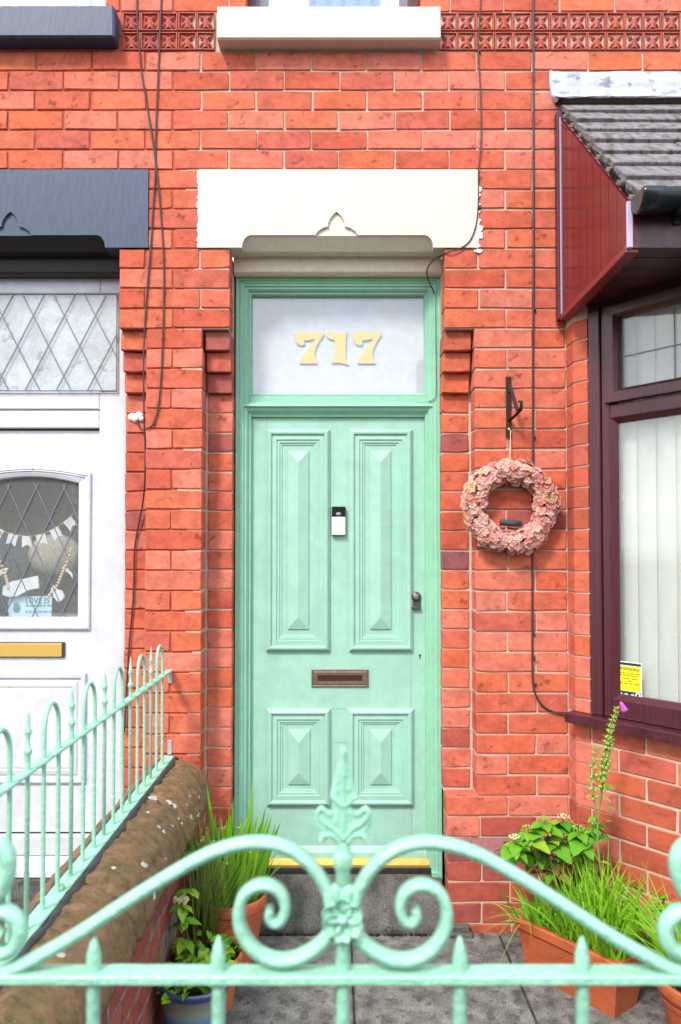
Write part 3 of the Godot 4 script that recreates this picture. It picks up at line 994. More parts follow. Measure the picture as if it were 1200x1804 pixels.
		quad(p, Vector3(a.x + 0.04, a.y + 0.04, z1), Vector3(c.x - 0.04, a.y + 0.04, z1), Vector3(c.x - 0.04, c.y - 0.04, z1), Vector3(a.x + 0.04, c.y - 0.04, z1))
		ring(p, b0.x, b0.y, b1.x, b1.y, [[0.0, z1], [0.0, z1 + 0.006]])
		hip(p, b0.x, b0.y, b1.x, b1.y, z1 + 0.006, z1 + 0.021)
		obj("panel", done(p), M.mint, door)
	# faint joints of the rails and stiles
	var js := begin()
	for j in [[584, 1248, 611, 1249.2], [587, 1307, 611, 1308.5], [724, 1160, 724.8, 1500], [470, 735, 470.8, 757]]:
		var a := at_z(j[0], j[3], zd)
		var c := at_z(j[2], j[1], zd)
		box(js, Vector3(a.x, a.y, zd), Vector3(c.x, c.y, zd + 0.0006))
	obj("paint_crack", done(js), mat(lin(0.19, 0.38, 0.29), 0.8), door)
	# weather board at the foot
	var wb := begin()
	profile_x(wb, [Vector2(zd, dy0 + 0.055), Vector2(zd + 0.004, dy0 + 0.05), Vector2(zd + 0.014, dy0 + 0.03), Vector2(zd + 0.016, dy0 + 0.004), Vector2(zd, dy0 + 0.004)], dx0 + 0.002, dx1 - 0.002)
	obj("weather_bar", done(wb), M.mint, door)
	# letter plate
	var la := at_z(549, 1210, zd)
	var lb := at_z(649, 1179, zd)
	var ls := begin()
	ring(ls, la.x, la.y, lb.x, lb.y, [[0.0, zd], [0.0, zd + 0.006], [0.004, zd + 0.009], [0.008, zd + 0.006], [0.013, zd + 0.008], [0.026, zd + 0.007], [0.027, zd + 0.003]])
	obj("letter_plate", done(ls), M.bronze, door)
	obj("letter_flap", box_mesh(Vector3(la.x + 0.026, la.y + 0.024, zd), Vector3(lb.x - 0.026, lb.y - 0.022, zd + 0.004), 0.001), M.rust, door)
	# video doorbell
	var ba := at_z(585, 943, zd)
	var bb := at_z(608.5, 893, zd)
	var bm := at_z(600, 911, zd).y
	obj("doorbell_back", box_mesh(Vector3(ba.x - 0.001, ba.y - 0.002, zd), Vector3(bb.x + 0.001, bb.y + 0.001, zd + 0.016), 0.003), mat(lin(0.06, 0.065, 0.06), 0.5), door)
	obj("doorbell_face", box_mesh(Vector3(ba.x, ba.y, zd + 0.014), Vector3(bb.x, bm, zd + 0.024), 0.003), mat(lin(0.80, 0.80, 0.80), 0.35), door)
	obj("doorbell_camera", box_mesh(Vector3(ba.x, bm, zd + 0.014), Vector3(bb.x, bb.y, zd + 0.0235), 0.002), mat(lin(0.012, 0.014, 0.014), 0.15), door)
	var eye := begin(true)
	var ec := at_z(596.5, 906, zd)
	ball(eye, Vector3(ec.x, ec.y, zd + 0.0225), Vector3(0.0125, 0.0085, 0.004), 14, 8)
	obj("doorbell_lens", done(eye), mat(lin(0.22, 0.22, 0.28), 0.1), door)
	var btn := begin(true)
	var bc := at_z(596.5, 926, zd)
	var circle := []
	for k in 25: circle.append(Vector3(bc.x + 0.0125 * cos(TAU * k / 24.0), bc.y + 0.0125 * sin(TAU * k / 24.0), zd + 0.0242))
	tube(btn, circle, 0.0013, 6, false)
	obj("doorbell_button", done(btn), mat(lin(0.42, 0.43, 0.45), 0.4), door)
	# night latch
	var k0 := at_z(723, 1073, zd)
	var k1 := at_z(741, 1042, zd)
	var lm := begin()
	var kc := at_z(732.5, 1051, zd)
	var cyl := []
	for q in [[0.0, 0.0], [0.0225, 0.0], [0.0225, 0.010], [0.019, 0.013], [0.014, 0.0135], [0.013, 0.017], [0.0, 0.0175]]: cyl.append(q)
	var lt := begin()
	lathe(lt, cyl, 24)
	lm.append_from(done(lt), 0, Transform3D(Basis(Vector3.RIGHT, PI / 2.0), Vector3(kc.x, kc.y, zd)))
	obj("latch_cylinder", done(lm), M.pewter, door)
	var lf := begin(true)
	ball(lf, Vector3(kc.x, kc.y, zd + 0.0165), Vector3(0.0125, 0.0125, 0.003), 16, 8)
	obj("latch_face", done(lf), mat(lin(0.26, 0.19, 0.12), 0.4, {"metal": 0.5}), door)
	obj("latch_pull", box_mesh(Vector3(k0.x, k0.y, zd), Vector3(k1.x, kc.y, zd + 0.008), 0.002), M.pewter, door)
	obj("latch_lip", box_mesh(Vector3(k0.x, k0.y - 0.001, zd), Vector3(k1.x, k0.y + 0.012, zd + 0.017), 0.002), M.pewter, door)
	var ks := begin()
	var kh := at_z(740, 1157, zd)
	box(ks, Vector3(kh.x - 0.003, kh.y - 0.010, zd), Vector3(kh.x + 0.003, kh.y + 0.004, zd + 0.0007))
	box(ks, Vector3(kh.x - 0.005, kh.y + 0.003, zd), Vector3(kh.x + 0.005, kh.y + 0.011, zd + 0.0009))
	obj("keyhole", done(ks), M.seal, door)

func build_step() -> void:
	# brass threshold and the sloping concrete doorstep
	var ta := at_z(470, 1513, -0.205)
	var tb := at_z(757, 1528, -0.195)
	var ts := begin()
	profile_x(ts, [Vector2(-0.24, ta.y + 0.004), Vector2(-0.208, ta.y + 0.002), Vector2(-0.194, tb.y + 0.010), Vector2(-0.192, tb.y), Vector2(-0.24, tb.y)], at_z(443, 1520, -0.2).x, tb.x)
	obj("brass_threshold", done(ts), M.brass, own)
	obj("sub_sill", box_mesh(Vector3(OL + 0.03, 0.05, -0.3), Vector3(OR - 0.04, tb.y - 0.001, -0.186), 0.004), mat(lin(0.045, 0.04, 0.038), 0.8, {"tex": M.t_concrete, "scale": Vector3(3, 3, 3)}), own)
	var s := begin()
	profile_x(s, [Vector2(-0.34, -0.05), Vector2(-0.34, 0.150), Vector2(-0.18, 0.148), Vector2(-0.04, 0.076), Vector2(0.03, 0.042), Vector2(0.045, 0.032), Vector2(0.050, 0.020), Vector2(0.050, -0.05)], OL + 0.004, OR - 0.002)
	obj("doorstep", done(s), M.step, own)
	var e := begin()
	box(e, Vector3(OR - 0.001, -0.05, 0.032), Vector3(0.545, 0.040, 0.062), 0.006)
	box(e, Vector3(OR - 0.06, -0.05, 0.05), Vector3(0.555, 0.016, 0.078), 0.006)
	obj("doorstep_end", done(e), M.step, own)
	# moss along the foot of the step
	var ms := begin(true)
	for k in 120:
		var x := rng.randf_range(OL + 0.05, OR - 0.02)
		ball(ms, Vector3(x, 0.004, 0.054 + rng.randf_range(0, 0.008)), Vector3(rng.randf_range(0.004, 0.012), rng.randf_range(0.003, 0.007), 0.005), 5, 3)
	var o := obj("moss", done(ms), mat(lin(0.10, 0.10, 0.05), 1.0, {"tex": M.t_rust, "scale": Vector3(8, 8, 8)}))
	stuff(o)
	tag(o, "line of moss and grit along the foot of the doorstep", "moss")

# ---------------------------------------------------------------- the bay
const BAY_T := Vector3(0.609, 0, 0.793)   # along the splayed side
const BAY_N := Vector3(-0.793, 0, 0.609)  # out of it
const BAY_RET := 0.105
const BAY_LEN := 0.57
const SOFFIT := 2.548
func facet(px: float, py: float, back := 0.0) -> Vector2:
	var o := Vector3(BR, 0, BAY_RET) - BAY_N * back
	var d := ray(px, py)
	var h := EYE + d * ((o - EYE).dot(BAY_N) / d.dot(BAY_N))
	return Vector2((h - o).dot(BAY_T), h.y)
func bay_xz(u: float, inward := 0.0) -> Vector2:
	var p := Vector3(BR, 0, BAY_RET) + BAY_T * u - BAY_N * inward
	return Vector2(p.x, p.z)

func build_bay() -> void:
	var bay := part("bay_window", own)
	var frame_t := Transform3D(Basis(BAY_T, Vector3.UP, BAY_N), Vector3(BR, 0, BAY_RET))
	var ysill := facet(1040, 1256).y
	var corner := bay_xz(BAY_LEN)
	# mortar body below the sill and behind the brick jamb
	var st := begin()
	prism(st, PackedVector2Array([Vector2(BR + 0.004, -0.05), bay_xz(0.0, 0.004) + Vector2(0.002, 0), bay_xz(BAY_LEN, 0.004), Vector2(2.6, corner.y - 0.004), Vector2(2.6, -0.05)]), -0.1, ysill - 0.03)
	prism(st, PackedVector2Array([Vector2(BR + 0.004, -0.05), bay_xz(0.0, 0.004) + Vector2(0.002, 0), bay_xz(0.068, 0.004), bay_xz(0.068, 0.12), Vector2(BR + 0.12, -0.05)]), ysill - 0.04, SOFFIT)
	var body := obj("bay_wall", done(st), M.mortar, bay)
	for i in range(11, 43):
		var y1 := course(i) - JOINT / 2.0
		var y0 := course(i + 1) + JOINT / 2.0
		if y1 > SOFFIT + 0.02: continue
		y1 = minf(y1, SOFFIT - 0.004)
		if y0 > ysill - 0.02 and y1 - y0 > 0.02:
			squint(bay, y0, y1, 0.068)
		elif y1 > ysill + 0.015:
			squint(bay, ysill - 0.002, y1, 0.068)
		if y0 < ysill - 0.06:
			y1 = minf(y1, ysill - 0.035)
			var us: Array = [0.066, 0.30, 0.535, BAY_LEN] if i % 2 else [0.186, 0.42, BAY_LEN]
			if y1 - y0 > 0.01: squint(bay, y0, y1, us[0])
			for k in us.size() - 1:
				if us[k + 1] - us[k] < 0.06: continue
				brick(bay, us[k] + 0.010, us[k + 1], y0, y1, 0.0, 0.09, pick(M.bricks) if rng.randf() < 0.45 else M.bricks_dark[[0, 3, 3, 0][rng.randi() % 4]], frame_t)
	# front of the bay below the sill, round the corner and out of frame
	var bw := SurfaceTool.new()
	bw.begin(Mesh.PRIMITIVE_TRIANGLES)
	for i in range(11, 43):
		var y1 := minf(course(i) - JOINT / 2.0, ysill - 0.035)
		var y0 := course(i + 1) + JOINT / 2.0
		if y0 > ysill - 0.06: continue
		var x := corner.x + (0.006 if i % 2 else -0.111)
		while x < 2.5:
			var a := maxf(x, corner.x + 0.006)
			var e := x + 0.2345 - JOINT
			bw.append_from(brick_mesh(e - a, y1 - y0, 0.09, rng.randi() % 5), 0, Transform3D(Basis(), Vector3((a + e) / 2.0, (y0 + y1) / 2.0, corner.y)))
			x += 0.2345
	stuff(obj("brickwork", bw.commit(), M.bricks[0], bay))
	# sill board
	var sill := begin()
	var ov := 0.055
	var q0 := bay_xz(-0.03, -0.0) + Vector2(-0.012, 0.0)
	prism(sill, PackedVector2Array([Vector2(BR + 0.001, 0.075), bay_xz(-0.012, -ov), bay_xz(BAY_LEN + 0.02, -ov), Vector2(2.6, corner.y + ov), Vector2(2.6, 0.0), Vector2(BR + 0.02, 0.0)]), ysill - 0.042, ysill - 0.004, 0.004)
	obj("sill", done(sill), M.maroon_flat, bay)
	# window frame on the splayed side
	var win := part("window", bay)
	win.transform = frame_t
	var p0 := facet(1040, 973).x
	var p1 := facet(1060.5, 973).x
	var p2 := facet(1070, 973).x
	var u1 := BAY_LEN - 0.01
	var yt := SOFFIT - 0.002
	var tr1 := facet(1068, 716).y
	var tr0 := facet(1083, 738).y
	var yl0 := facet(1083, 1228).y
	obj("cover_strip", box_mesh(Vector3(p0, ysill - 0.003, -0.08), Vector3(p1 - 0.002, yt, 0.004), 0.003), M.maroon, win)
	var fr := begin()
	var q4 := facet(1083, 973).x
	var zf := -0.006
	# fixed frame: stiles, bottom rail, transom and head, butted
	box(fr, Vector3(p1, ysill - 0.003, -0.07), Vector3(p2 + 0.012, yt, zf), 0.003)
	box(fr, Vector3(u1 - 0.05, ysill - 0.003, -0.07), Vector3(u1, yt, zf), 0.003)
	box(fr, Vector3(p2 + 0.0121, ysill - 0.003, -0.07), Vector3(u1 - 0.0501, yl0 - 0.012, zf - 0.001), 0.003)
	box(fr, Vector3(p2 + 0.0121, tr0 + 0.008, -0.07), Vector3(u1 - 0.0501, tr1 + 0.004, zf - 0.001), 0.003)
	box(fr, Vector3(p2 + 0.0121, yt - 0.035, -0.07), Vector3(u1 - 0.0501, yt - 0.001, zf - 0.001), 0.003)
	obj("frame", done(fr), M.maroon, win)
	var bead := begin()
	ring(bead, p2 + 0.008, yl0 - 0.016, u1 - 0.046, tr0 + 0.012, [[0.0, zf - 0.002], [0.004, zf - 0.001], [0.010, zf - 0.006], [q4 - p2 - 0.006, zf - 0.022], [q4 - p2 - 0.006, zf - 0.04]])
	obj("glazing_bead", done(bead), M.maroon, win)
	# opening light above
	var cs := begin()
	var cb := facet(1068, 712).y
	ring(cs, p2 - 0.002, cb, u1 - 0.046, yt - 0.028, [[0.0, zf - 0.01], [0.0, zf + 0.014], [0.003, zf + 0.018], [0.010, zf + 0.018], [0.040, zf + 0.016], [0.046, zf + 0.010], [0.053, zf + 0.002], [0.054, zf - 0.03]])
	obj("top_light_frame", done(cs), M.maroon, win)
	var gy0 := facet(1099, 685).y
	var gy1 := facet(1099, 563).y
	obj("pane", box_mesh(Vector3(p2 + 0.03, gy0 - 0.03, -0.030), Vector3(u1 - 0.07, yt - 0.06, -0.024)), M.pane, win)
	obj("pane", box_mesh(Vector3(p2 + 0.008, yl0 - 0.02, -0.036), Vector3(u1 - 0.05, tr0 + 0.01, -0.030)), M.pane, win)
	var ub := facet(1183, 620).x
	var yb := facet(1100, 625).y
	obj("glazing_bar", box_mesh(Vector3(ub - 0.0025, gy0 - 0.02, -0.0235), Vector3(ub + 0.0025, yt - 0.06, -0.0215), 0.0005), M.came, win)
	obj("glazing_bar", box_mesh(Vector3(p2 + 0.04, yb - 0.0025, -0.0233), Vector3(u1 - 0.07, yb + 0.0025, -0.0213), 0.0005), M.came, win)
	# front of the bay, round the corner from the splay
	var fw := part("front_window", bay)
	fw.position = Vector3(corner.x, 0, corner.y)
	var f2 := begin()
	box(f2, Vector3(-0.03, ysill - 0.003, -0.09), Vector3(0.07, yt, -0.004), 0.004)
	box(f2, Vector3(1.16, ysill - 0.003, -0.09), Vector3(1.29, yt, -0.004), 0.004)
	box(f2, Vector3(0.0701, ysill - 0.003, -0.08), Vector3(1.1599, ysill + 0.07, -0.006), 0.003)
	box(f2, Vector3(0.0701, yt - 0.07, -0.08), Vector3(1.1599, yt - 0.001, -0.006), 0.003)
	obj("frame", done(f2), M.maroon, fw)
	obj("pane", box_mesh(Vector3(0.05, ysill + 0.05, -0.04), Vector3(1.18, yt - 0.05, -0.034)), M.pane, fw)
	# closing the room: plaster walls and ceiling
	obj("room_wall", box_mesh(Vector3(BR + 0.13, ysill - 0.06, -0.003), Vector3(2.6, SOFFIT + 0.05, 0.006)), M.plaster, bay)
	build_bay_roof(bay)
	# the vertical blind hanging inside
	var blind := thing("vertical_blind", "cream vertical slat blind hanging inside the maroon bay window", "blind", Vector3(BR, 0, BAY_RET))
	blind.transform = frame_t
	var z := -0.10
	var b0 := facet(1093, 973, 0.10).x
	var pitch_x := facet(1158, 973, 0.10).x - facet(1124.5, 973, 0.10).x
	var u := b0 - 0.004
	while u < BAY_LEN - 0.10:
		var sl := begin(true)
		var w := pitch_x + 0.008
		var prev := []
		for k in 5:
			var t := k / 4.0
			var row := [Vector3(u + w * t, ysill + 0.03, z + 0.010 * sin(PI * t) + 0.012 * t), Vector3(u + w * t, yt - 0.03, z + 0.010 * sin(PI * t) + 0.012 * t)]
			if k: quad(sl, prev[0], row[0], row[1], prev[1])
			prev = row
		obj("slat", done(sl), M.blind, blind)
		u += pitch_x
	obj("head_rail", box_mesh(Vector3(b0 - 0.04, yt - 0.04, z - 0.02), Vector3(BAY_LEN - 0.07, yt - 0.005, z + 0.02), 0.003), M.white, blind)
	# cord and its weight beside the slats
	var cx := facet(1091, 973, 0.07).x
	var cw0 := facet(1091, 968, 0.07).y
	var cw1 := facet(1091, 922, 0.07).y
	var cord := begin(true)
	tube(cord, [Vector3(cx, yt - 0.04, -0.07), Vector3(cx, cw1, -0.07)], 0.0012, 5)
	tube(cord, [Vector3(cx + 0.006, yt - 0.04, -0.07), Vector3(cx + 0.004, cw1, -0.07)], 0.0012, 5)
	tube(cord, [Vector3(cx - 0.006, facet(1085, 850).y, -0.07), Vector3(cx + 0.022, facet(1099, 882).y, -0.075)], 0.0014, 5)
	obj("cord", done(cord), M.white_soft, blind)
	obj("cord_weight", box_mesh(Vector3(cx - 0.008, cw0, -0.078), Vector3(cx + 0.014, cw1, -0.062), 0.007), M.white_soft, blind)
	var edge := begin(true)
	tube(edge, [Vector3(b0 - 0.006, ysill + 0.03, -0.085), Vector3(b0 - 0.006, yt - 0.03, -0.085)], 0.0013, 5)
	obj("chain", done(edge), M.white_soft, blind)
	build_sticker(frame_t)

func squint(parent: Node, y0: float, y1: float, u: float) -> void:
	var st := begin()
	prism(st, PackedVector2Array([Vector2(BR, 0.010), Vector2(BR, BAY_RET), bay_xz(u), bay_xz(u, 0.085), Vector2(BR + 0.085, 0.010)]), y0, y1, 0.0022)
	obj("brick", done(st), pick(M.bricks) if rng.randf() < 0.85 else pick(M.bricks_dark), parent)

func build_bay_roof(bay: Node) -> void:
	var X := 0.938
	var zfront := 0.79
	var yw := 3.43
	var yf := 2.70
	var run := zfront
	var roof := part("roof", bay)
	# cheek boards
	var zb := 0.052
	var w := (zfront - 0.052 - 0.012) / 9.0
	for k in 9:
		var a := zb + w * k + 0.0022
		var b := zb + w * (k + 1) - 0.0022
		var ya := yw - (yw - yf) * a / run - 0.02
		var yb := yw - (yw - yf) * b / run - 0.02
		var st := begin()
		profile_x(st, [Vector2(a, SOFFIT - 0.02), Vector2(b, SOFFIT - 0.02), Vector2(b, yb), Vector2(a, ya)], X, X + 0.010)
		obj("cheek_board", done(st), M.maroon_board, roof)
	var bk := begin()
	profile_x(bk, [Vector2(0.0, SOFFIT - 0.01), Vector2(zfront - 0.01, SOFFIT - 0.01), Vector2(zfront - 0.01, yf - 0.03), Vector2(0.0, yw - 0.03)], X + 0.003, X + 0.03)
	obj("groove_highlight_backing", done(bk), mat(lin(0.50, 0.26, 0.28), 0.5), roof)  # pale colour paints the highlights of the board grooves
	obj("cheek_post", box_mesh(Vector3(X - 0.014, SOFFIT - 0.026, 0.006), Vector3(X + 0.01, yw - 0.03, 0.050), 0.003), M.maroon, roof)
	obj("cheek_bead", box_mesh(Vector3(X - 0.005, SOFFIT - 0.02, 0.0502), Vector3(X + 0.001, yw - 0.06, 0.0536), 0.001), mat(lin(0.40, 0.30, 0.42), 0.4), roof)
	obj("bottom_trim", box_mesh(Vector3(X - 0.008, SOFFIT - 0.032, 0.0505), Vector3(X + 0.035, SOFFIT - 0.006, zfront), 0.003), mat(lin(0.20, 0.022, 0.024), 0.35), roof)
	obj("corner_strip", box_mesh(Vector3(X - 0.006, SOFFIT - 0.02, zfront + 0.0005), Vector3(X + 0.014, yf - 0.02, zfront + 0.012), 0.003), M.lilac, roof)
	obj("fascia", box_mesh(Vector3(X + 0.0145, SOFFIT - 0.02, zfront - 0.016), Vector3(2.7, yf - 0.01, zfront + 0.008), 0.002), M.maroon_flat, roof)
	var n := 8
	for k in n:
		var a := 0.01 + (zfront - 0.03) * k / n
		var b := 0.01 + (zfront - 0.03) * (k + 1) / n - 0.004
		obj("soffit_board", box_mesh(Vector3(X + 0.036, SOFFIT - 0.004 + 0.0008 * (k % 2), a), Vector3(2.7, SOFFIT + 0.012, b), 0.002), M.soffit, roof)
	# tiles
	var slope := atan2(yw - yf, run)
	var length := sqrt((yw - yf) * (yw - yf) + run * run) + 0.05
	var rows := 8
	var gauge := length / rows
	var tile := begin()
	box(tile, Vector3(0.002, -0.012, 0.0), Vector3(0.298, 0.012, gauge + 0.05), 0.003)
	var tile_m := done(tile)
	for r in rows:
		for k in 5:
			var o := obj("roof_tile", tile_m, M.roof_tile, roof)
			var d := gauge * r - 0.045
			var along := Vector3(0, -sin(slope), cos(slope))
			var up := Vector3(0, cos(slope), sin(slope))
			var x := 0.948 + 0.3 * k - (0.15 if r % 2 and k else 0.0)
			o.position = Vector3(x, yw, 0) + along * d + up * (0.006 + rng.randf_range(-0.002, 0.003))
			o.rotation.x = slope - 0.105
			o.rotation.z = rng.randf_range(-0.006, 0.006)
			if r % 2 and k == 0: o.scale.x = 0.5
	var dab := box_mesh(Vector3(-0.010, -0.008, -0.022), Vector3(0.006, 0.010, 0.026), 0.004)
	for r in rows:
		var o := obj("verge_mortar", dab, M.mortar_grey, roof)
		o.position = Vector3(0.952, yw, 0) + Vector3(0, -sin(slope), cos(slope)) * gauge * (r + 0.75)
		o.rotation.x = slope * 0.6
	# moss growing under the tile edges
	var ms := begin(true)
	for r in rows:
		var along := Vector3(0, -sin(slope), cos(slope))
		var base := Vector3(0, yw, 0) + along * (gauge * (r + 1) + 0.003) + Vector3(0, cos(slope), sin(slope)) * 0.006
		for k in 110:
			if rng.randf() < 0.25: continue
			var x := rng.randf_range(0.95, 1.75)
			var s := rng.randf_range(0.003, 0.007) * (1.0 if rng.randf() < 0.93 else 2.2)
			ball(ms, base + Vector3(x, rng.randf_range(-0.012, 0.004), rng.randf_range(-0.004, 0.005)), Vector3(s * 1.6, s, s), 5, 3)
	for k in 60:
		var p := Vector3(0.952 + rng.randf_range(-0.004, 0.02), yw, 0) + Vector3(0, -sin(slope), cos(slope)) * rng.randf_range(0.75, 1.08)
		ball(ms, p + Vector3(0, 0.0, 0.01), Vector3.ONE * rng.randf_range(0.005, 0.014), 5, 3)
	var moss := obj("moss", done(ms), M.moss, roof)
	stuff(moss)
	# lead flashing dressed over the top course
	var fl := begin(true)
	var cols := 48
	var ya := at_z(1100, 128).y
	var yb := at_z(1100, 178).y
	var nz := FastNoiseLite.new()
	nz.seed = 9; nz.frequency = 7.0
	var prof := [[ya, 0.004], [ya - 0.006, 0.016], [lerpf(ya, yb, 0.5), 0.015], [yb + 0.016, 0.022], [yb + 0.004, 0.034], [yb - 0.012, 0.056], [yb - 0.015, 0.050]]
	var grid := []
	for i in cols + 1:
		var x := lerpf(0.918, 2.6, pow(float(i) / cols, 1.6))
		var col := []
		for k in prof.size():
			var wob := nz.get_noise_2d(x, k * 0.3)
			var dy := 0.006 * wob + (0.012 * sin(k * 1.1) if i == 0 else 0.0)
			col.append(Vector3(x - (0.014 * sin(k * 0.9) if i == 0 else 0.0), prof[k][0] + dy * 0.7, prof[k][1] + 0.005 * nz.get_noise_2d(x * 2.0, 5.0 + k)))
		grid.append(col)
	for i in cols:
		for k in prof.size() - 1:
			quad(fl, grid[i][k + 1], grid[i + 1][k + 1], grid[i + 1][k], grid[i][k])
	var f0: Array = grid[0]
	for k in prof.size() - 1:
		quad(fl, Vector3(f0[k].x, f0[k].y, 0.0), Vector3(f0[k + 1].x, f0[k + 1].y, 0.0), f0[k + 1], f0[k])
	obj("lead_flashing", done(fl), M.lead_flash, roof)
	# half-round gutter with its stop end and brackets
	var gz := zfront + 0.062
	var gy := yf - 0.022
	var gr := 0.056
	var gs := begin(true)
	var prev := []
	for x in [0.945, 0.951, 0.952, 1.012, 1.013, 2.7]:
		var r := gr + (0.004 if x < 1.0125 and x > 0.9505 else 0.0)
		var rg := []
		for k in 13:
			var f := PI + PI * k / 12.0
			rg.append(Vector3(x, gy + r * sin(f), gz + r * cos(f)))
		for k in range(12, -1, -1):
			var f := PI + PI * k / 12.0
			rg.append(Vector3(x, gy + (r - 0.003) * sin(f), gz + (r - 0.003) * cos(f)))
		if prev:
			for k in rg.size():
				var j := (k + 1) % rg.size()
				quad(gs, prev[k], rg[k], rg[j], prev[j])
		prev = rg
	obj("gutter", done(gs), M.gutter, roof)
	var ge := begin()
	for k in 12:
		var f := PI + PI * k / 12.0
		var f2 := PI + PI * (k + 1) / 12.0
		tri(ge, Vector3(0.944, gy, gz), Vector3(0.944, gy + gr * sin(f2), gz + gr * cos(f2)), Vector3(0.944, gy + gr * sin(f), gz + gr * cos(f)))
	obj("gutter_end", done(ge), M.gutter, roof)
	for x in [1.075, 1.9]:
		var bs := begin()
		var pv := []
		for k in 11:
			var f := PI * 0.98 + PI * 1.04 * k / 10.0
			var row := [Vector3(x + 0.010 - 0.02 * sin(PI * k / 10.0), gy + (gr + 0.006) * sin(f), gz + (gr + 0.006) * cos(f)), Vector3(x + 0.030 - 0.02 * sin(PI * k / 10.0), gy + (gr + 0.006) * sin(f), gz + (gr + 0.006) * cos(f))]
			if k: quad(bs, pv[0], pv[1], row[1], row[0])
			pv = row
		box(bs, Vector3(x + 0.004, gy - gr - 0.02, zfront + 0.008), Vector3(x + 0.026, gy - 0.01, zfront + 0.02), 0.003)
		obj("gutter_bracket", done(bs), M.gutter, roof)
	# rainwater-tight plane under the tiles
	var un := begin()
	profile_x(un, [Vector2(0.0, yw - 0.015), Vector2(zfront - 0.002, yf - 0.015), Vector2(zfront - 0.002, yf - 0.028), Vector2(0.0, yw - 0.028)], X + 0.0305, 2.7)
	obj("roof_deck", done(un), M.dim, roof)

func words(called: String, text: String, h: float, m: Material, parent: Node, at: Vector3, bold := true, wide := 0.0) -> void:
	var t := TextMesh.new()
	var f := SystemFont.new()
	f.font_names = PackedStringArray(["Droid Sans"])
	if bold: f.font_weight = 700
	t.font = f
	t.text = text
	t.font_size = 32
	t.pixel_size = h / 23.0
	t.depth = 0.0003
	t.curve_step = 4.0
	var o := obj(called, t, m, parent)
	o.position = at
	if wide > 0.0:
		var size := t.get_aabb().size.x
		if size > 0.0: o.scale.x = wide / size

func build_sticker(frame_t: Transform3D) -> void:
	var a := facet(1088.5, 1226, 0.03)
	var b := facet(1131, 1165, 0.03)
	var w := b.x - a.x
	var h := b.y - facet(1131, 1229, 0.03).y
	var s := thing("warning_sticker", "yellow and black warning sticker on the bay window pane", "sticker")
	s.transform = frame_t * Transform3D(Basis(), Vector3(a.x, a.y, -0.0292))
	var white := mat(lin(0.72, 0.74, 0.74), 0.5)
	var yellow := mat(lin(0.80, 0.74, 0.01), 0.5)
	var dark := mat(lin(0.012, 0.03, 0.032), 0.5)
	var ink := mat(lin(0.02, 0.02, 0.01), 0.6)
	obj("paper", box_mesh(Vector3(0, 0, 0), Vector3(w, h, 0.0006)), white, s)
	obj("header_band", box_mesh(Vector3(0.05 * w, 0.90 * h, 0.0004), Vector3(0.97 * w, 0.975 * h, 0.0009)), dark, s)
	obj("yellow_field", box_mesh(Vector3(0.05 * w, 0.185 * h, 0.0004), Vector3(0.96 * w, 0.885 * h, 0.0009)), yellow, s)
	obj("footer_band", box_mesh(Vector3(0.05 * w, 0.03 * h, 0.0004), Vector3(0.96 * w, 0.178 * h, 0.0009)), dark, s)
	for l in [["WARNING!", 0.80, 0.085, 0.84], ["We do not deal with", 0.685, 0.045, 0.84], ["uninvited traders", 0.625, 0.045, 0.76], ["PLEASE LEAVE", 0.53, 0.05, 0.64], ["AND", 0.465, 0.045, 0.18], ["DO NOT RETURN", 0.395, 0.05, 0.74]]:
		words("lettering", l[0], l[2] * h, ink, s, Vector3(w * 0.505, l[1] * h, 0.0012), true, l[3] * w)
	# small print and the three emblems too fine to read
	var sp := begin()
	for r in [[0.30, 0.22, 0.78], [0.25, 0.26, 0.72]]:
		var x: float = r[1]
		while x < r[2]:
			var l := rng.randf_range(0.03, 0.09)
			box(sp, Vector3(x * w, r[0] * h, 0.0009), Vector3((x + l) * w, (r[0] + 0.014) * h, 0.0011))
			x += l + 0.03
	obj("small_print", done(sp), mat(lin(0.30, 0.28, 0.02), 0.6), s)
	var em := begin()
	for e in [[0.16, 0.05], [0.36, 0.09], [0.62, 0.09]]:
		var poly := PackedVector2Array()
		for k in 9: poly.append(Vector2((e[0] + e[1] * [-1.0, -0.7, -0.4, -0.15, 0.0, 0.2, 0.5, 0.8, 1.0][k]) * w, (0.06 + 0.06 * [0.3, 0.8, 0.55, 1.3, 0.8, 1.2, 0.6, 0.9, 0.2][k]) * h))
		extrude(em, poly, 0.0009, 0.0012)
	obj("emblem", done(em), mat(lin(0.4, 0.5, 0.5), 0.5), s)
	var bt := begin()
	var rg := PackedVector2Array()
	for k in 16: rg.append(Vector2(0.84 * w + 0.10 * w * cos(TAU * k / 16.0), 0.105 * h + 0.10 * w * sin(TAU * k / 16.0)))
	extrude(bt, rg, 0.0009, 0.0013)
	obj("seal", done(bt), white, s)
	var bt2 := begin()
	var rg2 := PackedVector2Array()
	for k in 16: rg2.append(Vector2(0.84 * w + 0.05 * w * cos(TAU * k / 16.0), 0.105 * h + 0.05 * w * sin(TAU * k / 16.0)))
	extrude(bt2, rg2, 0.0012, 0.0016)
	obj("seal_centre", done(bt2), dark, s)

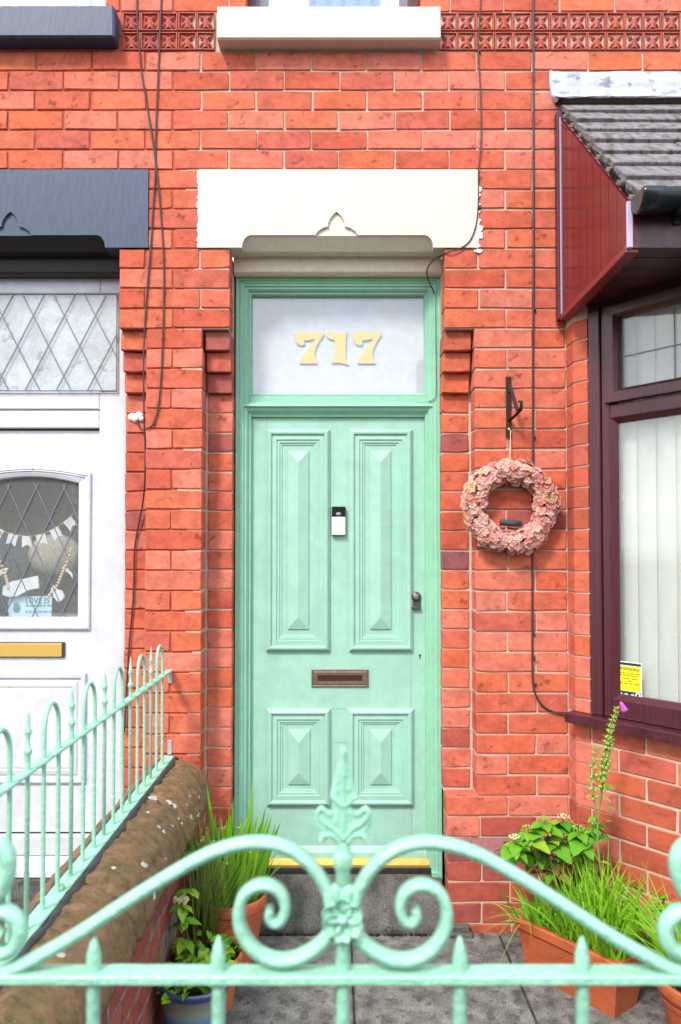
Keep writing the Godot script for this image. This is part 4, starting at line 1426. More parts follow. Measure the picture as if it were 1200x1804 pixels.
# ---------------------------------------------------------------- the neighbour's white door
func build_neighbour() -> void:
	lintel(next_door, -1.9, -0.793, -1.80, at_z(186, 430).x, at_z(19, 415).x, M.blue, M.black)
	var y0 := at_z(100, 65, 0.073).y
	var y1 := at_z(100, 8, 0.073).y
	var xs := at_z(201, 40, 0.073).x
	var ss := begin()
	box(ss, Vector3(-2.1, y0, -0.1), Vector3(xs, y1, 0.073), 0.008)
	obj("window_sill", done(ss), M.blue, next_door)
	upper_window(next_door, -1.94, -0.985, y1 + 0.004, M.white, [[-1.9, -1.04, mat(lin(0.60, 0.66, 0.74), 0.8)]])
	var zf := -0.19
	var zd := -0.215
	var X := func(px: float) -> float: return at_z(px, 973, zf).x
	var Y := func(py: float) -> float: return at_z(100, py, zf).y
	var cx := 50.0
	var xr: float = X.call(218)
	var xl: float = X.call(2 * cx - 218)
	var fr := part("door_frame", next_door)
	var st := begin()
	# stiles full height; head, mid rails butted between
	box(st, Vector3(X.call(173.5), Y.call(1545), zf - 0.07), Vector3(xr + 0.01, Y.call(484), zf), 0.003)
	box(st, Vector3(xl, Y.call(1545), zf - 0.07), Vector3(X.call(2 * cx - 173.5), Y.call(484), zf), 0.003)
	box(st, Vector3(X.call(2 * cx - 173), Y.call(519), zf - 0.07), Vector3(X.call(173), Y.call(485), zf - 0.001), 0.003)
	box(st, Vector3(X.call(2 * cx - 173), Y.call(721), zf - 0.07), Vector3(X.call(173), Y.call(692), zf - 0.001), 0.004)
	box(st, Vector3(X.call(2 * cx - 173), Y.call(754), zf - 0.07), Vector3(X.call(173), Y.call(723), zf - 0.004), 0.004)
	obj("frame", done(st), M.white, fr)
	# sloping glazing beads of the top light, lapping onto the stiles
	var bead := begin()
	ring(bead, X.call(2 * cx - 207), Y.call(694), X.call(207), Y.call(515), [[0.0, zf + 0.001], [0.004, zf + 0.004], [0.010, zf - 0.002]])
	obj("glazing_bead", done(bead), M.white, fr)
	var hb := begin()
	profile_x(hb, [Vector2(zf - 0.05, Y.call(478)), Vector2(zf + 0.03, Y.call(478)), Vector2(zf + 0.02, Y.call(485)), Vector2(zf - 0.05, Y.call(485))], xl, xr)
	obj("head_trim", done(hb), M.cream_old, fr)
	# top light: the pane laps over the stile face with diamond leading and a pale blind behind
	var tl := part("top_light", next_door)
	var tx0: float = X.call(2 * cx - 205)
	var tx1: float = X.call(205)
	var ty0: float = Y.call(690)
	var ty1: float = Y.call(520)
	obj("backing", box_mesh(Vector3(tx0, ty0, zf + 0.0005), Vector3(tx1, ty1, zf + 0.003)), mat(lin(0.44, 0.52, 0.58), 0.5, {"tex": M.t_brick, "scale": Vector3(0.8, 0.8, 0.8)}), tl)
	obj("pane", box_mesh(Vector3(tx0, ty0, zf + 0.010), Vector3(tx1, ty1, zf + 0.013)), M.pane, tl)
	leading(tl, tx0, tx1, ty0, ty1, X.call(82) - X.call(27), Y.call(505) - Y.call(611), X.call(84), Y.call(611), zf + 0.0145, 0.0048)
	var sl := begin()
	ring(sl, tx0 - 0.001, ty0 - 0.001, tx1 + 0.001, ty1 + 0.001, [[0.0, zf + 0.014], [0.004, zf + 0.014]])
	obj("seal", done(sl), M.seal, tl)
	# door leaf round the arched light
	var door := part("front_door", next_door)
	var r: float = X.call(171.5)
	var l: float = X.call(2 * cx - 171.5)
	var top: float = Y.call(757.5)
	var bot: float = Y.call(1469)
	var gx0: float = X.call(2 * cx - 135)
	var gx1: float = X.call(135)
	var gy0: float = Y.call(1088)
	var ys: float = Y.call(851)
	var yp: float = Y.call(839)
	var arch := []
	for k in 13:
		var t := k / 12.0
		arch.append(Vector2(lerpf(gx0, gx1, t), ys + (yp - ys) * (1.0 - pow(2.0 * t - 1.0, 2.0))))
	var leaf := begin()
	box(leaf, Vector3(gx1, bot, zd - 0.045), Vector3(r, top, zd), 0.0)
	box(leaf, Vector3(l, bot, zd - 0.045), Vector3(gx0, top, zd), 0.0)
	box(leaf, Vector3(gx0 + 0.0001, bot, zd - 0.045), Vector3(gx1 - 0.0001, gy0, zd), 0.0)
	var head := PackedVector2Array(arch)
	head.append_array([Vector2(gx1, top), Vector2(gx0, top)])
	extrude(leaf, head, zd - 0.045, zd)
	obj("door_leaf", done(leaf), M.white, door)
	var gap := begin()
	ring(gap, l - 0.008, bot - 0.010, r + 0.008, top + 0.009, [[0.0, zd - 0.01], [0.012, zd - 0.012]])
	obj("rebate", done(gap), M.seal, door)
	# moulded surround of the arched light: outer step and rounded inner lip
	var sur := begin()
	var loops := []
	for q in [[0.055, zd], [0.055, zd + 0.010], [0.048, zd + 0.014], [0.020, zd + 0.012], [0.004, zd + 0.006], [0.0, zd - 0.012]]:
		var e: float = q[0]
		var z: float = q[1]
		var lp := [Vector3(gx1 + e, gy0 - e, z)]
		for k in 13:
			var p: Vector2 = arch[12 - k]
			var s := 1.0 + 2.0 * e / (gx1 - gx0)
			lp.append(Vector3((gx0 + gx1) / 2.0 + (p.x - (gx0 + gx1) / 2.0) * s, p.y + e * 0.85, z))
		lp.append(Vector3(gx0 - e, gy0 - e, z))
		loops.append(lp)
	for i in loops.size() - 1:
		var n: int = loops[i].size()
		for k in n:
			var j := (k + 1) % n
			quad(sur, loops[i][k], loops[i][j], loops[i + 1][j], loops[i + 1][k])
	obj("light_surround", done(sur), M.white, door)
	var arch_line := begin(true)
	for e in [0.030, 0.040]:
		var ln := []
		for k in range(0, 13):
			var p: Vector2 = arch[k]
			var s: float = 1.0 + 2.0 * e / (gx1 - gx0)
			ln.append(Vector3((gx0 + gx1) / 2.0 + (p.x - (gx0 + gx1) / 2.0) * s, p.y + e * 0.85, zd + 0.0145))
		tube(arch_line, ln, 0.0026, 6)
	obj("arch_bead", done(arch_line), M.white, door)
	var gp := begin()
	extrude(gp, PackedVector2Array(arch + [Vector2(gx1, gy0), Vector2(gx0, gy0)]), zd - 0.014, zd - 0.010)
	obj("pane", done(gp), M.pane, door)
	leading(door, gx0, gx1, gy0, ys, X.call(107) - X.call(57), Y.call(858) - Y.call(967), X.call(58), Y.call(967), zd - 0.0085, 0.0040)
	var sc := begin(true)
	var scw := Vector3(X.call(55), Y.call(826), zd + 0.016)
	ball(sc, scw, Vector3(0.007, 0.004, 0.003), 8, 5)
	obj("screw", done(sc), mat(lin(0.45, 0.22, 0.05), 0.6), door)
	# letterbox
	obj("letterbox_frame", box_mesh(Vector3(X.call(-14), Y.call(1159), zd), Vector3(X.call(113), Y.call(1132), zd + 0.010), 0.002), mat(lin(0.05, 0.045, 0.04), 0.4), door)
	obj("letterbox_flap", box_mesh(Vector3(X.call(-11), Y.call(1157.5), zd + 0.0102), Vector3(X.call(109), Y.call(1134), zd + 0.015), 0.003), M.gold, door)
	# lower panel
	var pn := begin()
	ring(pn, X.call(2 * cx - 151), Y.call(1382), X.call(151), Y.call(1187), [[0.0, zd], [0.0, zd + 0.010], [0.006, zd + 0.013], [0.020, zd + 0.012], [0.026, zd + 0.004], [0.032, zd + 0.003], [0.040, zd + 0.009], [0.058, zd + 0.012], [0.062, zd + 0.006], [0.070, zd + 0.009]])
	quad(pn, Vector3(X.call(2 * cx - 151) + 0.069, Y.call(1382) + 0.069, zd + 0.009), Vector3(X.call(151) - 0.069, Y.call(1382) + 0.069, zd + 0.009), Vector3(X.call(151) - 0.069, Y.call(1187) - 0.069, zd + 0.009), Vector3(X.call(2 * cx - 151) + 0.069, Y.call(1187) - 0.069, zd + 0.009))
	obj("panel", done(pn), M.white, door)
	# foot of the frame
	var ft := begin()
	box(ft, Vector3(X.call(2 * cx - 173), Y.call(1508), zf - 0.06), Vector3(X.call(173), Y.call(1473), zf - 0.004), 0.003)
	profile_x(ft, [Vector2(zf - 0.06, Y.call(1509)), Vector2(zf + 0.002, Y.call(1509)), Vector2(zf + 0.03, Y.call(1532)), Vector2(zf + 0.03, Y.call(1541)), Vector2(zf - 0.06, Y.call(1541))], xl, xr - 0.002)
	obj("threshold", done(ft), M.white, door)
	obj("doorstep", box_mesh(Vector3(-1.78, -0.05, -0.3), Vector3(NL, Y.call(1543), -0.15), 0.006), M.step, next_door)
	# hallway behind the glass, wall colour paled to imitate the street reflection
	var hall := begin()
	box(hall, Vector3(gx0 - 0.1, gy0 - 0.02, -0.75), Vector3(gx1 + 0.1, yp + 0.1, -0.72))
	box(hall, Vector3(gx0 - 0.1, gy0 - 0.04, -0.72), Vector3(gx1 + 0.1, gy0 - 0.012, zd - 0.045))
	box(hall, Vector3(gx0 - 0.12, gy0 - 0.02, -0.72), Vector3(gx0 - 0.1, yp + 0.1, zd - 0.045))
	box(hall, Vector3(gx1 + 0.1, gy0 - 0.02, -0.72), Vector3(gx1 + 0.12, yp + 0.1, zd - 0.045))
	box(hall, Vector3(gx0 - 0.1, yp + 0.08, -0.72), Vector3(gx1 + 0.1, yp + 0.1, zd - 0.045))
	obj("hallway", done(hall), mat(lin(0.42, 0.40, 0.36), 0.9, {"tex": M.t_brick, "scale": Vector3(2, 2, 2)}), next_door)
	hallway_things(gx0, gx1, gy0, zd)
	# lump of white sealant on the wall where the cable enters
	var pt := begin(true)
	for q in [[234, 735, 9], [245, 733, 9], [239, 738, 8], [250, 738, 6]]:
		var w := at_z(q[0], q[1], DEEP + 0.003)
		ball(pt, w, Vector3(q[2] / 421.0, q[2] / 460.0, 0.012), 9, 6)
	obj("sealant", done(pt), mat(lin(0.70, 0.62, 0.62), 0.7), next_door)

func leading(parent: Node, x0: float, x1: float, y0: float, y1: float, px: float, py: float, ox: float, oy: float, z: float, w: float) -> void:
	# two families of straight cames through the lattice points (ox + i px, oy), clipped to the pane
	var rise := py
	var run := px / 1.0
	for s in [-1.0, 1.0]:
		for k in range(-16, 17):
			var bx := ox + k * px
			# x = bx + s * run * (y - oy) / rise
			var a := Vector2(bx + s * run * (y0 - oy) / (rise * 1.0) * 1.0, y0)
			var b := Vector2(bx + s * run * (y1 - oy) / (rise * 1.0) * 1.0, y1)
			var d := b - a
			var t0 := 0.0
			var t1 := 1.0
			var ta := (x0 - a.x) / d.x
			var tb := (x1 - a.x) / d.x
			t0 = maxf(t0, minf(ta, tb))
			t1 = minf(t1, maxf(ta, tb))
			if t1 - t0 < 0.03: continue
			var p := a + d * t0
			var q := a + d * t1
			var n := Vector2(-d.y, d.x).normalized() * w / 2.0
			var st := begin()
			extrude(st, PackedVector2Array([p + n, p - n, q - n, q + n]), z - 0.001, z + 0.0012 + 0.0004 * (s + 1.0))
			obj("came", done(st), M.came, parent)

func hallway_things(gx0: float, gx1: float, gy0: float, zd: float) -> void:
	var zi := zd - 0.10
	var at := func(px: float, py: float) -> Vector3: return at_z(px, py, zi)
	# pale blue plaque
	var pa: Vector3 = at.call(14, 1086)
	var pb: Vector3 = at.call(91, 1050)
	var pq := thing("plaque", "pale blue plaque with a small emblem behind the leaded glass", "plaque")
	var lean := Transform3D(Basis(Vector3.RIGHT, -0.08), Vector3((pa.x + pb.x) / 2.0, gy0 - 0.010, zi))
	pq.transform = lean
	var w := pb.x - pa.x
	var h := pb.y - gy0 + 0.010
	obj("board", box_mesh(Vector3(-w / 2.0, 0, -0.006), Vector3(w / 2.0, h, 0.0), 0.001), mat(lin(0.40, 0.56, 0.66), 0.5), pq)
	var ink := mat(lin(0.06, 0.12, 0.16), 0.6)
	words("lettering", "LOVE IS", 0.026, ink, pq, Vector3(w * 0.17, h * 0.78, 0.0004), true, w * 0.55)
	var ts := begin()
	for row in 2:
		var x := -w * 0.10
		while x < w * 0.44:
			var l := rng.randf_range(0.008, 0.022)
			box(ts, Vector3(x, h * (0.50 - 0.28 * row), 0.0), Vector3(x + l, h * (0.60 - 0.28 * row), 0.0006))
			x += l + 0.005
	obj("small_print", done(ts), mat(lin(0.16, 0.26, 0.32), 0.6), pq)
	var em := begin()
	var poly := PackedVector2Array()
	for k in 14:
		var f := TAU * k / 14.0
		var rr := 0.022 + (0.006 if k in [3, 4, 5] else 0.0)
		poly.append(Vector2(-w * 0.30 + rr * 0.8 * cos(f), h * 0.42 + rr * sin(f)))
	extrude(em, poly, 0.0, 0.0007)
	obj("emblem", done(em), mat(lin(0.10, 0.20, 0.28), 0.6), pq)
	# bead garlands with pale wooden shapes
	for g in [[[[0, 960], [4, 990], [12, 1010], [16, 1025], [18, 1035]], "string of pale wooden beads beside the white shapes behind glass"], [[[128, 968], [124, 985], [116, 1002], [110, 1016], [103, 1032], [90, 1048]], "string of pale wooden beads hanging towards the plaque behind glass"]]:
		var t := thing("bead_garland", g[1], "garland")
		var pts := []
		for p in g[0]: pts.append(at.call(p[0], p[1]) + Vector3(0, 0, 0.02))
		pts = smooth_path(pts, 3)
		obj("thread", tube_mesh(pts, 0.001, 5), M.twine, t)
		var bm := begin(true)
		ball(bm, Vector3.ZERO, Vector3.ONE * 0.0078, 10, 7)
		var bead := done(bm)
		for p in pts:
			var o := obj("bead", bead, mat(lin(0.55, 0.40, 0.24), 0.6), t)
			o.position = p
	for sh in [[[[96, 1030], [104, 1038], [112, 1040], [117, 1050], [112, 1058], [104, 1060], [97, 1052], [92, 1038]], "pale blue fish-shaped wooden ornament hung by the plaque"], [[[112, 998], [120, 1000], [131, 1012], [131, 1020], [124, 1010], [113, 1004]], "white bird-shaped wooden ornament on the bead string"], [[[8, 1033], [24, 1024], [70, 1014], [72, 1036], [52, 1040], [34, 1050], [20, 1052], [7, 1048]], "white curved wooden ornament lying above the plaque"], [[[-4, 1004], [18, 1000], [14, 1008], [4, 1014], [-4, 1018]], "small white star-shaped wooden ornament by the door edge"]]:
		var poly2 := PackedVector2Array()
		for p in sh[0]:
			var v: Vector3 = at.call(p[0], p[1])
			poly2.append(Vector2(v.x, v.y))
		var st := begin()
		extrude(st, poly2, zi + 0.012, zi + 0.020, 0.002)
		var o := obj("wooden_ornament", done(st), mat(lin(0.58, 0.62, 0.66), 0.6))
		tag(o, sh[1], "ornament")
	# paper pennants on a thread
	var bt := thing("bunting", "string of small white paper pennants behind the arched glass", "bunting")
	var line := []
	for k in 15:
		var t := k / 14.0
		line.append(at.call(lerpf(-30, 134, t), 905 + 40 * 4.0 * t * (1.0 - t)) + Vector3(0, 0, 0.03))
	obj("thread", tube_mesh(line, 0.0012, 5), M.twine, bt)
	for k in [1, 3, 5, 7, 9, 11, 13]:
		var c: Vector3 = line[k]
		var d: Vector3 = (line[k + 1] - line[k - 1]).normalized()
		var n := Vector3(-d.y, d.x, 0)
		var st := begin()
		var pp := PackedVector2Array()
		for q in [[-0.022, 0.0], [0.022, 0.0], [0.022, -0.052], [0.0, -0.038], [-0.022, -0.052]]:
			var v: Vector3 = c + d * q[0] + n * q[1]
			pp.append(Vector2(v.x, v.y))
		extrude(st, pp, c.z, c.z + 0.001)
		obj("pennant", done(st), mat(lin(0.55, 0.56, 0.56), 0.8), bt)
	# pale lace bowl behind
	var lc := begin(true)
	var mid: Vector3 = at.call(80, 985)
	ball(lc, mid + Vector3(0, 0.02, -0.12), Vector3(0.13, 0.10, 0.05), 18, 10)
	var o2 := obj("lace_ball", done(lc), mat(lin(0.42, 0.45, 0.40), 0.9, {"tex": M.t_brick, "scale": Vector3(7, 7, 7)}))
	tag(o2, "round pale lace cushion behind the pennants in the hallway", "cushion")

# ---------------------------------------------------------------- across the street (seen in the glass)
func build_street() -> void:
	var pav := obj("pavement", box_mesh(Vector3(-60, -0.2, 10.4), Vector3(60, 0.08, 12.4)), M.slab)
	structure(pav)
	var wall_m: Material = mat(lin(0.30, 0.09, 0.06), 0.9, {"tex": M.t_brick, "scale": Vector3(0.6, 0.6, 0.6)})
	var roof_m: Material = mat(lin(0.10, 0.095, 0.10), 0.9, {"tex": M.t_tile})
	for k in 3:
		var x := -9.0 + 9.0 * k
		var h := thing("far_house", ["brick house across the road with white windows, end nearest the neighbour's side", "brick house across the road with white windows, middle of three", "brick house across the road with white windows, end nearest the bay's side"][k], "house", Vector3(x, 0, 18.0), "houses across the road")
		obj("wall", box_mesh(Vector3(-4.3, 0, 0), Vector3(4.3, 4.4, 7)), wall_m, h)
		var rs := begin()
		profile_x(rs, [Vector2(-0.3, 4.35), Vector2(3.5, 6.0), Vector2(7.3, 4.35)], -4.4, 4.4)
		var rf := obj("roof", done(rs), roof_m, h)
		obj("chimney", box_mesh(Vector3(2.6, 5.2, 2.9), Vector3(3.3, 7.6, 3.7)), wall_m, rf)
		for wx in [-2.4, 2.2]:
			for wy in [0.9, 2.9]:
				var st := begin()
				ring(st, wx - 0.7, wy, wx + 0.7, wy + 1.3, [[0.0, 0.0], [0.0, 0.04], [0.09, 0.04], [0.1, 0.0]])
				var tmp := done(st)
				var o := obj("window", tmp, M.white, h)
				o.rotation.y = PI
				o.position = Vector3(0, 0, -0.005)
				obj("glazing", box_mesh(Vector3(-wx - 0.62, wy + 0.08, -0.012), Vector3(-wx + 0.62, wy + 1.22, -0.006)), M.pane_far, h)
		obj("door", box_mesh(Vector3(-0.5, 0, -0.06), Vector3(0.5, 2.1, -0.004)), M.white, h)
	var hd := begin()
	for i in 2600:
		var p := Vector3(rng.randf_range(-26, 14), rng.randf_range(0.1, 1.25), rng.randf_range(12.9, 13.6))
		var a := Vector3(rng.randf_range(-1, 1), rng.randf_range(-1, 1), rng.randf_range(-1, 1)).normalized() * 0.16
		var b := Vector3(rng.randf_range(-1, 1), rng.randf_range(-1, 1), rng.randf_range(-1, 1)).normalized() * 0.16
		tri(hd, p, p + a, p + b)
		tri(hd, p, p - a, p - b)
	var hedge := obj("hedge", done(hd), M.leaf_deep)
	stuff(hedge)
	tag(hedge, "clipped green hedge along the far pavement", "hedge")

# ---------------------------------------------------------------- low wall with round coping
const WALL_X := -0.69
func build_garden_wall() -> void:
	var gw := thing("garden_wall", "low brick garden wall with rounded lichen-spotted sandstone coping", "wall")
	var st := begin()
	box(st, Vector3(WALL_X - 0.115, -0.1, 0.0), Vector3(WALL_X + 0.1242, 0.54, 2.0))
	for zj in [0.525, 1.225]: box(st, Vector3(WALL_X - 0.09, 0.53, zj - 0.006), Vector3(WALL_X + 0.13, 0.66, zj + 0.006))
	var body := obj("wall_body", done(st), M.mortar_grey, gw)
	var t := Transform3D(Basis(Vector3(0, 0, -1), Vector3.UP, Vector3(1, 0, 0)), Vector3(WALL_X + 0.125, 0, 2.0))
	var ch := 0.082
	for i in 7:
		var y0 := -0.03 + ch * i + 0.005
		var x := 0.0 if i % 2 else -0.115
		while x < 1.98:
			var a := maxf(x, 0.0) + 0.006
			var b := minf(x + 0.23, 2.0) - 0.006
			if b - a > 0.04: brick(gw, a, b, y0, minf(y0 + ch - 0.014, 0.53), 0.0, 0.09, pick(M.brick_wall), t)
			x += 0.23
	# three coping stones
	var nz := FastNoiseLite.new()
	nz.seed = 21; nz.frequency = 5.0; nz.fractal_octaves = 4
	for seg in [[0.0, 0.52], [0.530, 1.22], [1.230, 2.02]]:
		var s := begin(true)
		var n := 34
		var m := 60
		var rows := []
		for k in m + 1:
			var z: float = lerpf(seg[0], seg[1], float(k) / m)
			var e := minf(minf(z - seg[0], seg[1] - z) / 0.02, 1.0)
			var row := []
			for i in n + 1:
				var f := PI * i / n
				var rr := 1.0 + 0.035 * nz.get_noise_3d(cos(f), sin(f), z * 1.5) + 0.022 * nz.get_noise_3d(cos(f) * 5.0, sin(f) * 5.0 + 3.0, z * 6.0) - 0.07 * (1.0 - e)
				var chip := nz.get_noise_3d(cos(f) * 2.0 + 7.0, sin(f) * 2.0, z * 2.0)
				if chip > 0.25: rr -= (chip - 0.25) * 0.22
				row.append(Vector3(WALL_X + 0.02 + 0.158 * cos(f) * rr, 0.535 + 0.168 * pow(sin(f), 0.85) * rr, z))
			rows.append(row)
		for k in m:
			for i in n:
				quad(s, rows[k][i], rows[k][i + 1], rows[k + 1][i + 1], rows[k + 1][i])
		for k in m: quad(s, rows[k][0], rows[k + 1][0], rows[k + 1][n], rows[k][n])
		for i in range(0, n):
			tri(s, Vector3(WALL_X, 0.535, seg[1]), rows[m][i], rows[m][i + 1])
			tri(s, Vector3(WALL_X, 0.535, seg[0]), rows[0][i + 1], rows[0][i])
		obj("coping_stone", done(s), M.stone if seg[0] > 0.1 else M.stone_pink, gw)
	# lichen spots: thin crusts on the stone
	var ls := begin(true)
	for k in 26:
		var f := rng.randf_range(0.25, 1.45)
		var z := rng.randf_range(0.15, 1.75)
		if rng.randf() < 0.35: z = rng.randf_range(0.42, 0.75)
		var c := Vector3(WALL_X + 0.02 + 0.158 * cos(f), 0.535 + 0.168 * pow(sin(f), 0.85), z)
		var nrm := Vector3(cos(f), sin(f), 0)
		var a := Vector3(-sin(f), cos(f), 0)
		var rr := rng.randf_range(0.004, 0.014) * (1.7 if rng.randf() < 0.15 else 1.0)
		var pts := []
		for j in 10:
			var g := TAU * j / 10.0
			var q := rr * rng.randf_range(0.55, 1.25)
			pts.append(c + a * cos(g) * q + Vector3(0, 0, 1) * sin(g) * q * 1.5 - nrm * 0.002)
		for j in 10: tri(ls, c + nrm * 0.0025, pts[j], pts[(j + 1) % 10])
	var lo := obj("lichen", done(ls), M.lichen, gw)
	stuff(lo)
	# bitumen bead beside the rail
	var tb := begin(true)
	for sd in [0.028, -0.026]:
		var pts := []
		var rad := []
		for k in 60:
			var z := 0.01 + 1.98 * k / 59.0
			pts.append(Vector3(WALL_X + sd + rng.randf_range(-0.004, 0.004), 0.702 + rng.randf_range(-0.003, 0.002), z))
			rad.append(rng.randf_range(0.008, 0.014))
		tube(tb, pts, rad, 6)
	obj("bitumen", done(tb), M.tar, gw)

func build_railing() -> void:
	var r := thing("railing", "mint green hooped iron railing fixed along the stone coping", "railing")
	obj("top_rail", box_mesh(Vector3(WALL_X - 0.014, 1.060, 0.012), Vector3(WALL_X + 0.014, 1.068, 2.05), 0.002), M.mint_iron, r)
	obj("bottom_rail", box_mesh(Vector3(WALL_X - 0.022, 0.706, 0.012), Vector3(WALL_X + 0.022, 0.714, 2.05), 0.002), M.mint_iron, r)
	var z := 0.148
	var k := 0
	var rad := 0.0056
	while z < 2.0:
		if k % 3 == 0:
			var pts := []
			var w := 0.049
			pts.append(Vector3(WALL_X, 0.700, z))
			for j in 6: pts.append(Vector3(WALL_X + rng.randf_range(-0.0006, 0.0006), lerpf(0.72, 1.125, j / 5.0), z))
			for j in 11:
				var f := PI * (j + 1) / 12.0
				pts.append(Vector3(WALL_X, 1.128 + 0.060 * sin(f), z + w - w * cos(f)))
			for j in 6: pts.append(Vector3(WALL_X, lerpf(1.125, 0.72, j / 5.0), z + 2 * w))
			pts.append(Vector3(WALL_X, 0.700, z + 2 * w))
			obj("hoop", tube_mesh(pts, rad, 9), M.mint_iron, r)
			z += 0.098 * 2
			k += 2
		else:
			var sp := begin(true)
			lathe(sp, [[0.0, 0.698], [rad, 0.70], [rad, 1.085], [rad * 1.05, 1.10], [0.0085, 1.104], [0.0095, 1.109], [0.0085, 1.114], [rad * 0.85, 1.118], [rad * 0.8, 1.138], [0.0078, 1.150], [0.0088, 1.153], [0.0052, 1.158], [0.0046, 1.175], [0.0022, 1.192], [0.0, 1.206]], 9, Vector3(WALL_X, 0, z))
			obj("spear_bar", done(sp), M.mint_iron, r)
			z += 0.098
			k += 1
	# galvanised angle brackets screwed to the pier
	for y in [[1.010, 1.066], [0.716, 0.775]]:
		obj("bracket", box_mesh(Vector3(WALL_X - 0.009, y[0], 0.002), Vector3(WALL_X + 0.009, y[1], 0.006), 0.001), M.galv, r)
	obj("bolt", box_mesh(Vector3(WALL_X - 0.012, 0.714, 1.30), Vector3(WALL_X + 0.012, 0.728, 1.324), 0.004), M.mint_iron, r)

# ---------------------------------------------------------------- cables and ironwork on the wall
func wire(label: String, px: Array, r: float, z := 0.006) -> Node3D:
	var pts := []
	for p in px: pts.append(at_z(p[0], p[1], (p[2] if p.size() > 2 else z)))
	var o := obj("cable", tube_mesh(smooth_path(pts, 5), r, 7), M.cable)
	tag(o, label, "cable", "cables running down the brickwork")
	return o
func build_cables() -> void:
	wire("thin black cable hanging from above and looping into white sealant", [[240, -60], [241, 0], [243, 60], [247, 100], [249, 126], [262, 205], [273, 275], [281, 350], [287, 430], [289, 500], [287, 590], [284, 660], [279, 715], [272, 742], [265, 752], [258, 755, 0.003], [251, 757, -0.05], [245, 752, -0.095], [241, 738, -0.106]], 0.0034, 0.007)
	wire("thin black cable crossing the other and running down behind the railing", [[285, -60], [284, 0], [281, 80], [277, 170], [274, 250], [274, 300], [270, 360], [266, 430], [261, 490], [256, 560], [254, 600, 0.004], [253, 650, 0.004], [254, 740, -0.01], [256, 790, -0.03], [255, 850, -0.06], [251, 890, -0.09], [242, 935, -0.105], [237, 970, -0.105], [236, 1020, -0.105], [234, 1065, -0.105], [229, 1120, -0.105], [225, 1180, -0.105], [219, 1290, -0.10]], 0.0036, 0.0065)
	wire("black cable running past the cream lintel and into the door frame", [[848, -60], [847, 0], [844, 50], [843, 95], [846, 150], [848, 220], [847, 262], [843, 300], [843, 340], [842, 372], [838, 400], [827, 425], [808, 439], [790, 444], [775, 451, -0.02], [762, 460, -0.06], [753, 474, -0.10], [753, 488, -0.13], [758, 501, -0.155], [764, 513, -0.165], [765, 522, -0.170]], 0.0028, 0.009)
	wire("straight black cable running down to the bay window sill", [[941, -60], [940, 0], [940, 150], [940, 300], [940, 480], [939, 650], [939, 800], [938, 950], [938, 1080], [938, 1150], [939, 1200], [945, 1226], [957, 1244], [975, 1254], [994, 1258, 0.01], [1004, 1258, 0.03]], 0.0042, 0.006)
	var painted := []
	for q in [[765, 518, -0.168], [766, 560, -0.166], [767, 640, -0.166], [767, 690, -0.166], [764, 701, -0.170], [755, 706, -0.185], [744, 708, -0.19], [734, 706, -0.195]]: painted.append(at_z(q[0], q[1], q[2]))
	obj("painted_cable", tube_mesh(smooth_path(painted, 5), 0.0028, 7), M.mint_frame, own)
	var clip := begin()
	for c in [[940, 546], [939, 770], [938, 1115], [939, 1160], [941, 1205], [843, 367], [843, 92]]:
		var p := at_z(c[0], c[1], 0.0)
		box(clip, p + Vector3(-0.002, -0.005, -0.002), p + Vector3(0.009, 0.005, 0.012), 0.002)
	# clips belong with the wall
	obj("cable_clip", done(clip), M.cable, own)
	# rusty hanging-basket bracket
	var hk := thing("hook_bracket", "rusty iron hanging basket bracket screwed to the brick pier", "bracket")
	var a := at_z(891.5, 771)
	var b := at_z(900, 664)
	obj("back_plate", box_mesh(Vector3(a.x, a.y, 0.001), Vector3(b.x, b.y, 0.007), 0.001), M.rust, hk)
	var xm := (a.x + b.x) / 2.0
	var st := begin()
	# strap: out and down from the top of the plate, then the forged hook curling up from below
	var zo := 0.075
	var top := at_z(898, 676, 0.006)
	var mid := at_z(912, 722, zo)
	var dirv := (mid - top)
	var sd := Vector3(0.007, 0, 0)
	quad(st, top - sd, top + sd, mid + sd, mid - sd)
	quad(st, top + Vector3(0, -0.004, -0.002) + sd, top + Vector3(0, -0.004, -0.002) - sd, mid + Vector3(0, -0.004, -0.002) - sd, mid + Vector3(0, -0.004, -0.002) + sd)
	obj("stay", done(st), M.rust, hk)
	var hs := begin()
	var low := at_z(897, 740, 0.006)
	var cen := at_z(912, 727, zo)
	var tip := at_z(918, 706, zo + 0.03)
	var path := smooth_path([low, at_z(903, 736, 0.03), cen, at_z(918, 719, zo + 0.025), tip, at_z(915, 708, zo + 0.02)], 5)
	var prev := []
	for p in path:
		var row := [p - sd, p + sd]
		if prev:
			quad(hs, prev[0], prev[1], row[1], row[0])
			quad(hs, prev[1] + Vector3(0, -0.003, 0), prev[0] + Vector3(0, -0.003, 0), row[0] + Vector3(0, -0.003, 0), row[1] + Vector3(0, -0.003, 0))
			quad(hs, prev[1], prev[1] + Vector3(0, -0.003, 0), row[1] + Vector3(0, -0.003, 0), row[1])
		prev = row
	obj("hook", done(hs), M.rust, hk)
	for y in [690, 756]:
		var s2 := begin(true)
		ball(s2, at_z(897, y, 0.008), Vector3(0.006, 0.006, 0.004), 8, 5)
		obj("screw", done(s2), M.galv if y == 756 else M.rust, hk)

